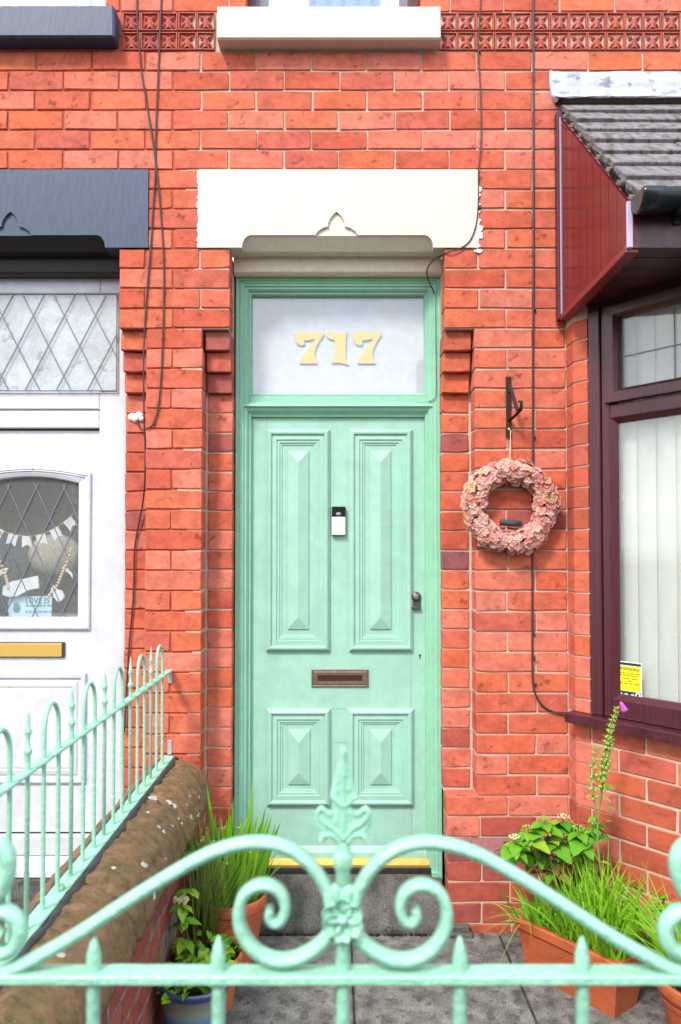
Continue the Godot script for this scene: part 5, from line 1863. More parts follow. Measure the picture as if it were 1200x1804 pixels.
# ---------------------------------------------------------------- wreath
func build_wreath() -> void:
	var c := at_z(899, 893, 0.035)
	var w := thing("flower_wreath", "round wreath of dusty pink hydrangea petals hung on the brick pier", "wreath", c)
	var R := 0.148
	var circle := []
	for k in 49: circle.append(Vector3(R * cos(TAU * k / 48.0), R * sin(TAU * k / 48.0), 0))
	var rs := begin(true)
	tube(rs, circle, 0.026, 8, false)
	obj("twig_ring", done(rs), M.twig, w)
	# dark ribbon left bare at the foot of the ring
	var rb := begin(true)
	tube(rb, [Vector3(-0.045, -0.064, 0.014), Vector3(0.0, -0.068, 0.018), Vector3(0.042, -0.070, 0.014)], 0.013, 8)
	obj("ribbon", done(rb), M.ribbon, w)
	# florets of four cupped petals; a few shapes shared
	var shapes := []
	for v in 5:
		var st := begin(true)
		var sz := [0.0155, 0.018, 0.014, 0.0165, 0.019][v] as float
		for k in 4:
			var f := k * PI / 2.0 + rng.randf_range(-0.18, 0.18)
			var tilt := rng.randf_range(-0.05, 0.55)
			var d := Vector3(cos(f) * cos(tilt), sin(f) * cos(tilt), sin(tilt))
			var s := Vector3(-sin(f), cos(f), 0)
			var up := d.cross(s).normalized()
			if up.z < 0: up = -up
			var grid := []
			for i in 5:
				var t := i / 4.0
				var row := []
				var hw := sz * 0.56 * sqrt(maxf(0.0, 1.0 - pow(2.0 * maxf(t, 0.12) - 1.08, 2.0)))
				for j in 5:
					var q := j / 2.0 - 1.0
					row.append(d * sz * t + s * hw * q + up * (0.22 * sz * q * q * (1.0 - 0.4 * t) - 0.22 * sz * t * t + rng.randf_range(-0.02, 0.02) * sz))
				grid.append(row)
			for i in 4:
				for j in 4: quad(st, grid[i][j], grid[i + 1][j], grid[i + 1][j + 1], grid[i][j + 1])
		shapes.append(done(st))
	var rest := []
	for k in 4: rest.append(begin(true))
	for k in 720:
		var th := TAU * k * 0.61803 + rng.randf_range(-0.05, 0.05)
		if absf(angle_difference(th, -PI / 2.0 + 0.05)) < 0.28 and rng.randf() < 0.55:
			th += 0.6
		var lobes := 1.0 + 0.10 * sin(th * 5.0 + 1.0) + 0.06 * sin(th * 11.0)
		var ph := rng.randf_range(-1.75, 1.75)
		var rr := rng.randf_range(0.038, 0.054) * lobes
		var e := Vector3(cos(th), sin(th), 0)
		var out := e * sin(ph) + Vector3(0, 0, cos(ph))
		if sin(ph) < -0.55: rr *= 0.85
		var o := obj("flower", shapes[rng.randi() % 5], M.petals[[0, 0, 1, 1, 1, 2, 3, 3, 3, 4, 0, 1, 2, 3, 5][rng.randi() % 15]], w) if k < 290 else null
		var z := (out + Vector3(rng.randf_range(-0.4, 0.4), rng.randf_range(-0.4, 0.4), rng.randf_range(0, 0.5))).normalized()
		var x := z.cross(Vector3(0.3, 1, 0.2)).normalized()
		if k >= 290: rr *= rng.randf_range(0.78, 0.97)
		var place := Transform3D(Basis(x, z.cross(x), z).rotated(z, rng.randf() * TAU), e * R * (1.0 + 0.015 * sin(th * 3.0)) + out * rr)
		if o: o.transform = place
		else: rest[k % 4].append_from(shapes[k % 5], 0, place)
	for k in 4: stuff(obj("petals", rest[k].commit(), M.petals[[0, 1, 2, 3][k]], w))
	# twine up to the bracket
	var tw := begin(true)
	var up := at_z(899, 758, 0.012) - c
	tube(tw, [Vector3(-0.004, R, 0.0), Vector3(0.0, R + 0.06, -0.015), up + Vector3(0.003, 0, 0)], 0.0016, 5)
	tube(tw, [Vector3(0.006, R, 0.01), Vector3(0.005, R + 0.06, -0.01), up + Vector3(0.0, 0, 0.004)], 0.0016, 5)
	obj("twine", done(tw), M.twine, w)

# ---------------------------------------------------------------- pots and plants
func pot(called: String, label: String, at: Vector3, r: float, h: float, m: Material, group := "") -> Node3D:
	var p := thing(called, label, "plant pot", at, group)
	var st := begin(true)
	lathe(st, [[0.0, 0.0], [r * 0.68, 0.0], [r * 0.70, 0.006], [r * 0.86, h * 0.62], [r * 0.92, h * 0.80], [r * 0.925, h * 0.81], [r * 0.985, h * 0.83], [r, h * 0.85], [r, h * 0.97], [r * 0.985, h], [r * 0.93, h], [r * 0.90, h * 0.95], [r * 0.88, h * 0.85]], 40)
	obj("body", done(st), m, p)
	for k in [0.70, 0.74]:
		var rg := []
		for j in 41: rg.append(Vector3(r * (0.86 + 0.5 * (k - 0.62)) * cos(TAU * j / 40.0), h * k, r * (0.86 + 0.5 * (k - 0.62)) * sin(TAU * j / 40.0)))
		var rs := begin(true)
		tube(rs, rg, 0.0022, 5, false)
		obj("band", done(rs), m, p)
	soil(p, r * 0.89, h * 0.88)
	return p
func soil(p: Node, r: float, y: float) -> void:
	var st := begin(true)
	var n := 20
	for i in 4:
		for k in n:
			var q := []
			for e in [[i, k], [i + 1, k], [i + 1, k + 1], [i, k + 1]]:
				var f: float = TAU * (e[1] % n) / n
				var rr: float = r * e[0] / 4.0
				q.append(Vector3(rr * cos(f), y + 0.012 * sin(f * 3.0 + e[0] * 2.0) * (e[0] / 4.0), rr * sin(f)))
			quad(st, q[3], q[2], q[1], q[0])
	obj("soil", done(st), M.soil, p)

func broad_leaf(parent: Node, mesh: Mesh, m: Material, at: Vector3, dir: Vector3, roll := 0.0, s := 1.0) -> void:
	# leaf frame: +y along dir, +z (its face) towards the sky
	var y := dir.normalized()
	var z := (Vector3.UP - y * y.y)
	if z.length() < 0.05: z = Vector3(0, 0, 1)
	z = z.normalized().rotated(y, roll)
	var o := obj("leaf", mesh, m, parent)
	o.transform = Transform3D(Basis(y.cross(z), y, z).scaled(Vector3.ONE * s), at)

func build_pots() -> void:
	# ---- beside the low wall
	var p1 := Vector3(-0.405, 0, 0.235)
	pot("terracotta_pot", "large terracotta pot of sword-leaved plants beside the doorstep", p1, 0.14, 0.25, M.terracotta)
	var iris := thing("sword_leaf_plant", "clump of upright green sword leaves in the large terracotta pot", "plant", p1 + Vector3(0, 0.215, 0))
	for k in 92:
		var st := begin(true)
		var f := rng.randf() * TAU
		var rr := sqrt(rng.randf()) * 0.10
		var dir := Vector3(cos(f) * rr * 2.2 + rng.randf_range(-0.12, 0.12), 1.0, sin(f) * rr * 1.6 + rng.randf_range(-0.08, 0.10)).normalized()
		var l := rng.randf_range(0.22, 0.40)
		if k < 3: l = [0.53, 0.47, 0.42][k]
		if k < 3: dir = [Vector3(0.02, 1, 0.02), Vector3(-0.10, 1, 0.03), Vector3(0.28, 0.9, 0.0)][k].normalized()
		blade(st, Vector3(cos(f) * rr, -0.02, sin(f) * rr), dir, l, rng.randf_range(0.020, 0.032), rng.randf_range(0.0, 0.14))
		obj("leaf", done(st), M.blade if rng.randf() < 0.55 else M.blade_light, iris)
	var under := begin(true)
	for k in 120:
		var f := rng.randf() * TAU
		var rr := sqrt(rng.randf()) * 0.11
		blade(under, Vector3(cos(f) * rr, -0.02, sin(f) * rr), Vector3(cos(f) * 0.35 + rng.randf_range(-0.2, 0.2), 1, sin(f) * 0.35).normalized(), rng.randf_range(0.10, 0.26), 0.006, rng.randf_range(0.0, 0.3), 4)
	stuff(obj("young_blades", done(under), M.blade, iris))
	# ---- rushes leaning out of a smaller pot
	var p2 := Vector3(-0.455, 0, 0.52)
	pot("terracotta_pot", "small terracotta pot between the large pot and the blue glazed pot", p2 + Vector3(0.02, 0, 0.04), 0.115, 0.185, M.terracotta)
	var rush := thing("rush_plant", "tuft of thin upright rushes with seed heads against the low wall", "plant", Vector3(-0.475, 0.15, 0.44))
	var rs := begin(true)
	var heads := begin(true)
	for k in 90:
		var f := rng.randf() * TAU
		var rr := sqrt(rng.randf()) * 0.055
		var a := Vector3(cos(f) * rr, 0, sin(f) * rr)
		var lean := Vector3(rng.randf_range(-0.10, 0.16), 1.0, rng.randf_range(-0.08, 0.08)).normalized()
		if k % 6 == 0: lean = Vector3(rng.randf_range(0.2, 0.75), 1.0, rng.randf_range(-0.1, 0.1)).normalized()
		var l := rng.randf_range(0.24, 0.46)
		var tip := a + lean * l + Vector3(0.03 * rng.randf_range(-1, 1), 0, 0)
		tube(rs, [a, a + lean * l * 0.5, tip], [0.0016, 0.0013, 0.0008], 5)
		if k % 5 == 0:
			for j in 6: ball(heads, tip + Vector3(rng.randf_range(-0.008, 0.008), rng.randf_range(-0.012, 0.006), rng.randf_range(-0.008, 0.008)), Vector3.ONE * rng.randf_range(0.002, 0.004), 5, 3)
	stuff(obj("stems", done(rs), M.rush, rush))
	stuff(obj("seed_heads", done(heads), M.bud, rush))
	# ---- white-flowered shrub
	var shrub := thing("flowering_shrub", "leafy shoot with a cream flower cluster against the low wall", "plant", Vector3(-0.50, 0.14, 0.60))
	var lf := leaf_mesh(0.062, 0.036, 0.3, 0.2, 1)
	var lf2 := leaf_mesh(0.045, 0.026, 0.4, 0.25, 1)
	var ss := begin(true)
	var flower_at := at_z(320, 1590, 0.62) - shrub.position
	tube(ss, [Vector3(0.0, -0.02, 0), Vector3(0.005, 0.1, 0.0), flower_at * 0.6 + Vector3(0, 0.03, 0), flower_at], [0.004, 0.003, 0.002, 0.0015], 6)
	var second := at_z(330, 1500, 0.55) - shrub.position
	tube(ss, [Vector3(0.02, -0.02, -0.03), second * 0.5 + Vector3(0.02, 0, 0), second], [0.004, 0.003, 0.0015], 6)
	obj("stem", done(ss), M.stem, shrub)
	for e in [[flower_at, 9], [flower_at * 0.78, 9], [second, 7], [flower_at * 0.5, 9], [second * 0.7, 7], [flower_at * 0.3, 8]]:
		for k in e[1]:
			var f: float = TAU * k / e[1] + rng.randf()
			broad_leaf(shrub, lf if rng.randf() < 0.6 else lf2, M.leaf if rng.randf() < 0.7 else M.leaf_pale, e[0] + Vector3(0, -0.01, 0), Vector3(cos(f), rng.randf_range(-0.5, 0.15), sin(f) + 0.3), rng.randf_range(-0.3, 0.3), rng.randf_range(0.7, 1.1))
	var fl := begin(true)
	for k in 26:
		var f := rng.randf() * TAU
		var rr := sqrt(rng.randf()) * 0.024
		var c := flower_at + Vector3(cos(f) * rr, 0.012 + rng.randf_range(-0.006, 0.008), sin(f) * rr + 0.006)
		for j in 5:
			var g := TAU * j / 5.0
			ball(fl, c + Vector3(cos(g) * 0.0035, sin(g) * 0.0035, 0.002), Vector3(0.0028, 0.0028, 0.0016), 5, 3)
	obj("flower_head", done(fl), M.floret, shrub)
	# ---- low leafy growth in the small pot and in the blue pot
	for e in [[Vector3(-0.435, 0.165, 0.56), 0.10, 95, "low bright green leaves filling the small terracotta pot"], [Vector3(-0.44, 0.208, 0.80), 0.10, 130, "low clover-like leaves spilling from the blue glazed pot"]]:
		var pl := thing("ground_leaves", e[3], "plant", e[0])
		for k in e[2]:
			var f := rng.randf() * TAU
			var rr: float = sqrt(rng.randf()) * e[1]
			var c := Vector3(cos(f) * rr, rng.randf_range(-0.01, 0.05), sin(f) * rr)
			broad_leaf(pl, lf2 if rng.randf() < 0.75 else lf, M.leaf if rng.randf() < 0.5 else M.leaf_pale, c, Vector3(cos(f) + rng.randf_range(-0.8, 0.8), rng.randf_range(0.1, 0.9), sin(f) + rng.randf_range(-0.8, 0.8)), rng.randf_range(-0.7, 0.7), rng.randf_range(0.5, 0.95))
	# ---- blue glazed pot
	var bp := thing("blue_pot", "blue glazed pot with grey-green shoulder at the foot of the low wall", "plant pot", Vector3(-0.44, 0, 0.80))
	bp.scale = Vector3(1.0, 1.36, 1.0)
	var gs := begin(true)
	var prof := [[0.0, 0.0], [0.070, 0.0], [0.074, 0.006], [0.092, 0.06], [0.097, 0.092], [0.099, 0.105], [0.101, 0.118], [0.101, 0.145], [0.106, 0.150], [0.110, 0.157], [0.109, 0.164], [0.104, 0.167], [0.098, 0.164], [0.094, 0.150]]
	var cols := [Color(0.01, 0.06, 0.33), Color(0.01, 0.06, 0.33), Color(0.01, 0.07, 0.38), Color(0.01, 0.10, 0.45), Color(0.03, 0.16, 0.46), Color(0.10, 0.22, 0.32), Color(0.20, 0.22, 0.16), Color(0.17, 0.18, 0.14), Color(0.04, 0.07, 0.16), Color(0.02, 0.04, 0.18), Color(0.05, 0.06, 0.12), Color(0.03, 0.04, 0.08), Color(0.03, 0.03, 0.04), Color(0.03, 0.03, 0.03)]
	for i in prof.size() - 1:
		for k in 40:
			for q in [[i, k], [i + 1, k + 1], [i, k + 1], [i, k], [i + 1, k], [i + 1, k + 1]]:
				var f: float = -TAU * (q[1] % 40) / 40.0
				gs.set_color(cols[q[0]])
				gs.add_vertex(Vector3(prof[q[0]][0] * cos(f), prof[q[0]][1], prof[q[0]][0] * sin(f)))
	obj("body", done(gs), M.glaze, bp)
	soil(bp, 0.096, 0.148)
	# ---- right: trough along the bay
	var tr := thing("planter_trough", "long terracotta-coloured trough full of grass standing along the bay", "planter", Vector3(0.665, 0, 0.33))
	tr.rotation.y = -atan2(0.793, 0.609)
	var L := 0.43
	var W := 0.19
	var H := 0.20
	var ts := begin()
	var lo := [Vector3(0.035, 0, -0.03), Vector3(L - 0.035, 0, -0.03), Vector3(L - 0.035, 0, -W + 0.03), Vector3(0.035, 0, -W + 0.03)]
	var hi := [Vector3(0.008, H - 0.035, -0.006), Vector3(L - 0.008, H - 0.035, -0.006), Vector3(L - 0.008, H - 0.035, -W + 0.006), Vector3(0.008, H - 0.035, -W + 0.006)]
	for k in 4:
		var j := (k + 1) % 4
		quad(ts, lo[k], lo[j], hi[j], hi[k])
	quad(ts, lo[3], lo[2], lo[1], lo[0])
	obj("body", done(ts), M.plastic_terra, tr)
	var rm := begin()
	box(rm, Vector3(0, H - 0.036, -0.018), Vector3(L, H, 0.004), 0.004)
	box(rm, Vector3(0, H - 0.036, -W - 0.004), Vector3(L, H, -W + 0.018), 0.004)
	box(rm, Vector3(0, H - 0.036, -W + 0.0181), Vector3(0.018, H, -0.0181), 0.004)
	box(rm, Vector3(L - 0.018, H - 0.036, -W + 0.0181), Vector3(L, H, -0.0181), 0.004)
	obj("rim", done(rm), M.plastic_terra, tr)
	obj("soil", box_mesh(Vector3(0.012, H - 0.06, -W + 0.012), Vector3(L - 0.012, H - 0.03, -0.012)), M.soil, tr)
	var base := tr.transform
	# grass in the trough
	var grass := thing("grass_clump", "tall bright grass growing thickly from the trough by the bay", "grass", Vector3(0.665, H, 0.33))
	grass.transform = base * Transform3D(Basis(), Vector3(0, H, 0))
	for g in [[M.blade_light, 230, 0.20, 0.42], [M.blade, 200, 0.14, 0.34], [M.straw, 50, 0.10, 0.30]]:
		var st := begin(true)
		for k in g[1]:
			var x := rng.randf_range(0.02, L - 0.02)
			if g[0] == M.blade_light: x = lerpf(x, L, 0.3)
			var z := rng.randf_range(-W + 0.02, -0.02)
			var edge := 0.5 if z > -0.05 else 0.2
			blade(st, Vector3(x, -0.04, z), Vector3(rng.randf_range(-0.35, 0.35), 1.0, rng.randf_range(-0.25, edge)).normalized(), rng.randf_range(g[2], g[3]) * lerpf(0.7, 1.15, x / L), rng.randf_range(0.006, 0.014), rng.randf_range(0.02, 0.45), 6)
		stuff(obj("blades", done(st), g[0], grass))
	var weeds := thing("trailing_weed", "wispy weed trailing over the back end of the trough", "weed")
	weeds.transform = base * Transform3D(Basis(), Vector3(0.0, H, -0.05))
	var ws := begin(true)
	for k in 70:
		var a := Vector3(rng.randf_range(-0.02, 0.05), -0.01, rng.randf_range(-0.12, 0.06))
		blade(ws, a, Vector3(rng.randf_range(-1.0, 0.1), rng.randf_range(0.1, 1.0), rng.randf_range(-0.3, 0.6)).normalized(), rng.randf_range(0.05, 0.16), 0.004, rng.randf_range(0.4, 1.4), 5)
	stuff(obj("blades", done(ws), M.leaf_pale, weeds))
	var strip := thing("weed_patch", "leafy weeds growing between the trough and the bay wall", "weed", Vector3(1.08, 0.02, 0.42))
	var wl := leaf_mesh(0.07, 0.03, 0.4, 0.3, 0)
	for k in 130:
		var u := rng.randf_range(-0.12, 0.26)
		var c := Vector3(BAY_T.x * u - BAY_N.x * -0.05 + rng.randf_range(-0.03, 0.03), rng.randf_range(0.05, 0.34), BAY_T.z * u + rng.randf_range(-0.02, 0.05))
		broad_leaf(strip, wl, [M.leaf, M.leaf_pale, M.leaf_deep, M.leaf_old][rng.randi() % 4], c, Vector3(rng.randf_range(-1, 0.6), rng.randf_range(0.0, 1.2), rng.randf_range(-0.3, 1)), rng.randf_range(-0.8, 0.8), rng.randf_range(0.5, 1.1))
	# ---- hydrangea
	var hy := thing("hydrangea", "bushy hydrangea with budding heads behind the trough", "plant", Vector3(0.86, 0.17, 0.30))
	var big := leaf_mesh(0.090, 0.060, 0.28, 0.22, 1, 0.8)
	var med := leaf_mesh(0.066, 0.044, 0.35, 0.25, 1, 0.8)
	var hs := begin(true)
	var tips := []
	for q in [[905, 1478], [930, 1462], [960, 1446], [992, 1442], [1020, 1462], [1045, 1452], [950, 1500], [1000, 1485], [1030, 1500], [915, 1490], [940, 1485], [975, 1470], [1012, 1478], [975, 1520], [1040, 1530], [1000, 1540]]:
		var tip: Vector3 = at_z(q[0], q[1], 0.31 + rng.randf_range(-0.07, 0.07)) - hy.position
		tips.append(tip)
		tube(hs, [Vector3(rng.randf_range(-0.03, 0.03), -0.03, rng.randf_range(-0.03, 0.03)), tip * 0.5 + Vector3(0, 0.02, 0), tip], [0.0035, 0.0028, 0.002], 6)
	stuff(obj("stems", done(hs), M.stem, hy))
	for i in tips.size():
		var t: Vector3 = tips[i]
		for k in 9:
			var f := TAU * k / 9.0 + rng.randf() * 0.6
			var low := k % 2
			var m: Material = M.leaf if rng.randf() < 0.62 else M.leaf_deep
			if i > 12: m = [M.leaf_old, M.leaf, M.leaf_red][rng.randi() % 3]
			elif rng.randf() < 0.12: m = M.leaf_pale
			broad_leaf(hy, big if low else med, m, t + Vector3(0, -0.012 - 0.022 * low, 0), Vector3(cos(f), rng.randf_range(-0.45, 0.25), sin(f) + 0.25), rng.randf_range(-0.35, 0.35), rng.randf_range(0.75, 1.2))
		if i < 8:
			var fs := begin(true)
			for k in 34:
				var f := rng.randf() * TAU
				var rr := sqrt(rng.randf()) * 0.024
				ball(fs, t + Vector3(cos(f) * rr, 0.012 - rr * 0.3 + rng.randf_range(0, 0.006), sin(f) * rr), Vector3.ONE * rng.randf_range(0.002, 0.0038), 5, 3)
			obj("flower_head", done(fs), M.bud if i % 3 else M.floret, hy)
	# ---- foxglove spike
	var fb := Vector3(1.0, 0.18, 0.42)
	var fx := thing("foxglove", "tall foxglove spike of green seed pods with one purple bell", "plant", fb)
	var tip := at_z(1089, 1244, 0.46) - fb
	var spine := smooth_path([Vector3(0, -0.03, 0), at_z(1054, 1500, 0.43) - fb, at_z(1058, 1400, 0.44) - fb, at_z(1070, 1310, 0.45) - fb, tip], 8)
	var rad := []
	for k in spine.size(): rad.append(lerpf(0.0045, 0.002, float(k) / spine.size()))
	var fst := begin(true)
	tube(fst, spine, rad, 7)
	var side2 := smooth_path([at_z(1052, 1450, 0.43) - fb, at_z(1045, 1380, 0.44) - fb, at_z(1050, 1310, 0.45) - fb], 6)
	tube(fst, side2, 0.0025, 6)
	var side3 := smooth_path([at_z(1057, 1420, 0.43) - fb, at_z(1068, 1350, 0.44) - fb, at_z(1078, 1300, 0.45) - fb], 6)
	tube(fst, side3, 0.0025, 6)
	obj("stem", done(fst), M.stem_green, fx)
	var pods := begin(true)
	for run in [[spine, 0.55, 1.0, 70], [side2, 0.35, 1.0, 22], [side3, 0.25, 1.0, 30]]:
		var line: Array = run[0]
		for k in run[3]:
			var t: float = lerpf(run[1], run[2], k / float(run[3]))
			var p: Vector3 = line[clampi(int(t * (line.size() - 1)), 0, line.size() - 1)]
			var f: float = k * 2.4
			var d := Vector3(cos(f), 0.35, sin(f)).normalized()
			var s := lerpf(1.0, 0.55, maxf(0.0, (t - 0.6) / 0.4))
			ball(pods, p + d * 0.011 * s + Vector3(0, rng.randf_range(-0.005, 0.005), 0), Vector3(0.0058, 0.0078, 0.0058) * s, 6, 5)
			tube(pods, [p + d * 0.012 * s, p + d * 0.027 * s + Vector3(0, 0.004, 0)], [0.0030 * s, 0.0004], 4)
	stuff(obj("seed_pods", done(pods), M.bud, fx))
	var bell := begin(true)
	lathe(bell, [[0.002, 0.0], [0.006, -0.006], [0.009, -0.018], [0.011, -0.030], [0.0145, -0.036], [0.0135, -0.036], [0.009, -0.028]], 12)
	var bo := obj("bell", done(bell), M.foxglove, fx)
	bo.position = at_z(1093, 1236, 0.475) - fb
	bo.rotation = Vector3(0.1, 0, 0.45)
	for e in [[1052, 1376, -1.0], [1044, 1400, -1.0], [1062, 1388, 0.8], [1068, 1424, 1.0], [1060, 1405, 0.6], [1050, 1440, -0.8], [1062, 1450, 0.9], [1046, 1468, -1.0], [1068, 1478, 1.0], [1056, 1520, 0.6]]:
		broad_leaf(fx, med, M.leaf_pale if rng.randf() < 0.5 else M.leaf, at_z(e[0], e[1], 0.43) - fb, Vector3(e[2], rng.randf_range(-0.1, 0.8), 0.5), rng.randf_range(-0.4, 0.4), rng.randf_range(0.45, 0.8))
	# ---- far right pot, cut by the frame
	var rp := Vector3(1.165, 0, 0.82)
	pot("terracotta_pot", "terracotta pot of grass standing at the front end of the trough", rp, 0.165, 0.235, M.plastic_terra)
	var g2 := thing("grass_clump", "grass growing from the terracotta pot at the end of the trough", "grass", rp + Vector3(0, 0.2, 0))
	for g in [[M.blade_light, 150, 0.20, 0.44], [M.blade, 70, 0.16, 0.36], [M.straw, 36, 0.08, 0.24]]:
		var st := begin(true)
		for k in g[1]:
			var f := rng.randf() * TAU
			var rr := sqrt(rng.randf()) * 0.13
			blade(st, Vector3(cos(f) * rr, 0, sin(f) * rr), Vector3(cos(f) * 0.4 + rng.randf_range(-0.2, 0.2), 1, sin(f) * 0.4).normalized(), rng.randf_range(g[2], g[3]), rng.randf_range(0.006, 0.011), rng.randf_range(0.05, 0.5), 6)
		stuff(obj("blades", done(st), g[0], g2))

# ---------------------------------------------------------------- the gate
func build_gate() -> void:
	var zg := 2.295
	var gate := thing("iron_gate", "mint green wrought iron garden gate with scrolls and fleur finial", "gate", Vector3(0, 0, 0))
	var P := func(px: float, py: float) -> Vector3: return at_z(px, py, zg)
	var cx := 604.0
	var rail_top: float = at_z(cx, 1721, zg + 0.016).y
	var rail_bot: float = at_z(cx, 1738, zg + 0.016).y
	var half := 0.50
	var c: Vector3 = P.call(cx, 1700)
	var rl := begin()
	var n := 40
	# a slightly uneven forged rail
	var pts := []
	for k in n + 1: pts.append(Vector3(c.x - half + 2.0 * half * k / n, (rail_top + rail_bot) / 2.0 + rng.randf_range(-0.0005, 0.0005), zg))
	forged(rl, pts, (rail_top - rail_bot) / 2.0, 0.016, 0.35)
	obj("top_rail", done(rl), M.mint_iron, gate)
	var r2 := begin()
	var p2 := []
	for k in n + 1: p2.append(Vector3(c.x - half + 2.0 * half * k / n, 0.12, zg))
	forged(r2, p2, 0.006, 0.016, 0.35)
	obj("bottom_rail", done(r2), M.mint_iron, gate)
	for s in [-1.0, 1.0]:
		obj("stile", box_mesh(Vector3(c.x + s * half - 0.014, 0.06, zg - 0.014), Vector3(c.x + s * half + 0.014, rail_top + 0.12, zg + 0.014), 0.003), M.mint_iron, gate)
	# bars with spear points above the rail
	for px in [-55, 165, 385, 810, 1026, 1246]:
		var x: float = P.call(px, 1720).x
		var sp := begin(true)
		var t := rail_top
		lathe(sp, [[0.0, 0.1], [0.0085, 0.1], [0.0085, t + 0.004], [0.0095, t + 0.010], [0.0092, t + 0.018], [0.0065, t + 0.030], [0.003, t + 0.040], [0.0, t + 0.043]], 12, Vector3(x, 0, zg))
		obj("spear_bar", done(sp), M.mint_iron, gate)
	# middle bar up to the collar
	var mb := begin(true)
	var ty: float = P.call(cx, 1480).y
	var cy: float = P.call(cx, 1515).y
	lathe(mb, [[0.0, 0.1], [0.0085, 0.1], [0.0085, rail_bot], [0.0090, rail_top], [0.0092, cy - 0.012], [0.0118, cy - 0.008], [0.0128, cy], [0.0118, cy + 0.008], [0.0090, cy + 0.012], [0.0088, ty]], 14, Vector3(c.x, 0, zg))
	obj("middle_bar", done(mb), M.mint_iron, gate)
	# sweeping arms
	for s in [-1.0, 1.0]:
		var line := []
		for q in [[-598, 1712], [-560, 1697], [-475, 1650], [-355, 1572], [-255, 1513], [-195, 1490], [-142, 1484], [-95, 1495], [-55, 1525], [-30, 1562], [-17, 1596]]:
			line.append(P.call(cx - q[0] * s, q[1]) if s > 0 else P.call(cx + q[0], q[1]))
		line = smooth_path(line, 6)
		var st := begin(true)
		forged(st, line, 0.0072, 0.0125, 0.7)
		obj("arm", done(st), M.mint_iron, gate)
		# inner C scroll
		var sc := []
		for q in [[-20, 1642], [-45, 1668], [-80, 1687], [-115, 1691], [-150, 1677], [-174, 1648], [-183, 1614], [-176, 1580], [-154, 1561], [-128, 1560], [-108, 1574], [-101, 1598], [-108, 1619], [-121, 1624], [-130, 1613], [-128, 1600]]:
			sc.append(P.call(cx + q[0] * -s, q[1]))
		sc = smooth_path(sc, 6)
		var hw := []
		for k in sc.size(): hw.append(lerpf(0.0080, 0.0048, pow(float(k) / sc.size(), 1.5)))
		var s2 := begin(true)
		forged(s2, sc, hw, 0.0125, 0.7)
		obj("scroll", done(s2), M.mint_iron, gate)
		# outer scroll by the stile, mostly out of frame
		var so := []
		for q in [[-640, 1560], [-612, 1580], [-592, 1545], [-590, 1510], [-606, 1488], [-632, 1492], [-652, 1530], [-648, 1590], [-622, 1605], [-592, 1606], [-572, 1624], [-569, 1650], [-582, 1672], [-604, 1677], [-618, 1662], [-612, 1646], [-600, 1650]]:
			so.append(P.call(cx + q[0] * -s, q[1]))
		so.reverse()
		so = smooth_path(so, 6)
		var s3 := begin(true)
		forged(s3, so, 0.0085, 0.0125, 0.7)
		obj("scroll", done(s3), M.mint_iron, gate)
	# fleur finial
	var fin := part("finial", gate)
	var half_o := [[0, 1312], [4, 1318], [8, 1344], [14, 1367], [20, 1388], [23, 1402], [20, 1409], [12, 1415], [13, 1424], [20, 1433], [28, 1433], [35, 1427], [39, 1420], [46, 1426], [51, 1441], [47, 1455], [41, 1463], [42, 1474], [38, 1484], [32, 1477], [24, 1472], [16, 1476], [12, 1484]]
	var poly := PackedVector2Array()
	var fx := cx + 1.0
	for q in half_o:
		var v: Vector3 = P.call(fx + q[0], q[1])
		poly.append(Vector2(v.x, v.y))
	for k in range(half_o.size() - 1, 0, -1):
		var v: Vector3 = P.call(fx - half_o[k][0], half_o[k][1])
		poly.append(Vector2(v.x, v.y))
	var fs := begin()
	extrude(fs, poly, zg - 0.006, zg + 0.006, 0.003)
	obj("leaf_plate", done(fs), M.mint_iron, fin)
	var vs := begin(true)
	var ridge := []
	for q in [[0, 1316], [0, 1400], [0, 1484]]: ridge.append(P.call(fx + q[0], q[1]) + Vector3(0, 0, 0.004))
	tube(vs, smooth_path(ridge, 6), 0.0042, 8)
	for s in [-1.0, 1.0]:
		var v1 := []
		for q in [[0, 1478], [14, 1460], [32, 1448], [44, 1432], [38, 1422], [28, 1431], [20, 1432]]: v1.append(P.call(fx + q[0] * s, q[1]) + Vector3(0, 0, 0.005))
		tube(vs, smooth_path(v1, 5), 0.0034, 7)
		var v2 := []
		for q in [[6, 1482], [20, 1469], [34, 1470], [39, 1480]]: v2.append(P.call(fx + q[0] * s, q[1]) + Vector3(0, 0, 0.005))
		tube(vs, smooth_path(v2, 5), 0.0034, 7)
		var v3 := []
		for q in [[22, 1402], [12, 1409], [0, 1420]]: v3.append(P.call(fx + q[0] * s, q[1]) + Vector3(0, 0, 0.005))
		tube(vs, smooth_path(v3, 5), 0.0032, 7)
	obj("vein", done(vs), M.mint_iron, fin)
	# rosette and the clasp behind it
	var rc: Vector3 = P.call(cx - 1, 1610)
	var cl := begin(true)
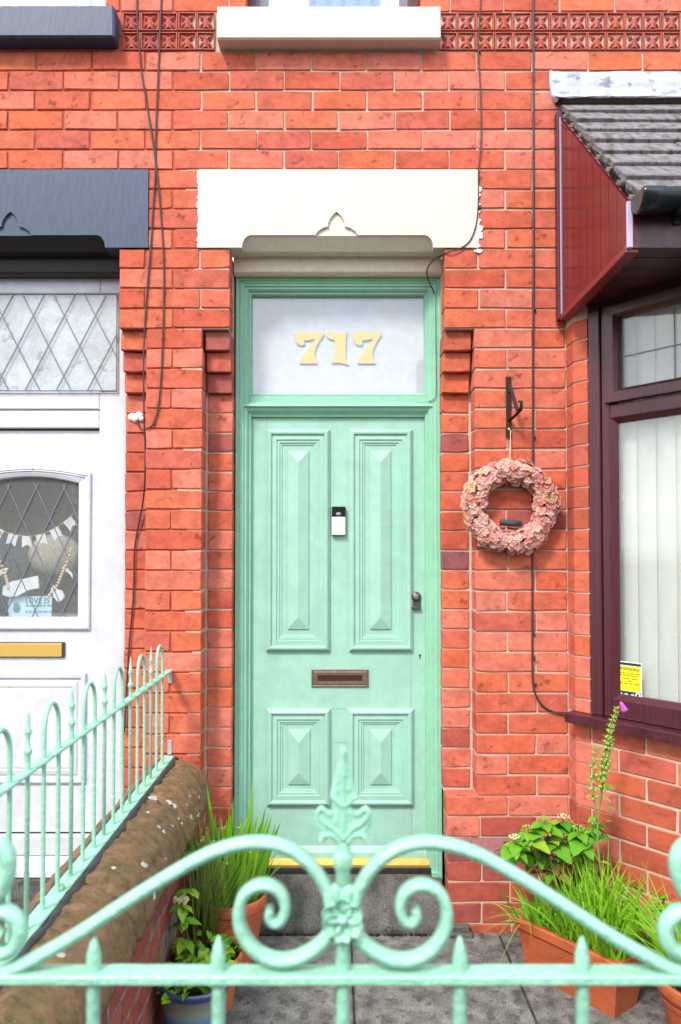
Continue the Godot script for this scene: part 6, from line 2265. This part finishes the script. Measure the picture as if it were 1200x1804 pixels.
	box(cl, rc + Vector3(-0.017, -0.006, -0.014), rc + Vector3(0.019, 0.036, 0.014), 0.006)
	obj("clasp", done(cl), M.mint_iron, gate)
	var leafs := begin(true)
	for s in [-1.0, 1.0]:
		ball(leafs, rc + Vector3(s * 0.016, 0.022, 0.008), Vector3(0.008, 0.016, 0.007), 10, 7)
		ball(leafs, rc + Vector3(s * 0.008, 0.030, 0.012), Vector3(0.007, 0.011, 0.005), 10, 7)
	obj("clasp_leaf", done(leafs), M.mint_iron, gate)
	var ros := part("rosette", gate)
	for k in 6:
		var f := -PI / 2.0 + TAU * k / 6.0
		var d := Vector3(cos(f), sin(f), 0)
		var s := Vector3(-sin(f), cos(f), 0)
		var pm := begin(true)
		var grid := []
		for i in 7:
			var t := i / 6.0
			var row := []
			var w := 0.0118 * sqrt(maxf(0.0, 1.0 - pow(1.7 * maxf(t, 0.02) - 0.85, 2.0)))
			for j in 7:
				var q := j / 3.0 - 1.0
				row.append(rc + d * (0.003 + 0.0225 * t) + s * w * q + Vector3(0, 0, 0.014 + 0.0055 * q * q + 0.006 * t * t - 0.002))
			grid.append(row)
		for i in 6:
			for j in 6: quad(pm, grid[i][j], grid[i + 1][j], grid[i + 1][j + 1], grid[i][j + 1])
		# back of the petal
		for i in 6:
			for j in 6:
				var e := Vector3(0, 0, -0.008)
				quad(pm, grid[i][j + 1] + e, grid[i + 1][j + 1] + e, grid[i + 1][j] + e, grid[i][j] + e)
		for i in 6:
			for j in [0, 6]: quad(pm, grid[i][j], grid[i + 1][j], grid[i + 1][j] + Vector3(0, 0, -0.008), grid[i][j] + Vector3(0, 0, -0.008))
		for j in 6: quad(pm, grid[6][j], grid[6][j + 1], grid[6][j + 1] + Vector3(0, 0, -0.008), grid[6][j] + Vector3(0, 0, -0.008))
		obj("petal", done(pm), M.mint_iron, ros)
	var boss := begin(true)
	ball(boss, rc + Vector3(0, 0, 0.018), Vector3(0.0068, 0.0068, 0.006), 12, 8)
	obj("boss", done(boss), M.mint_iron, ros)
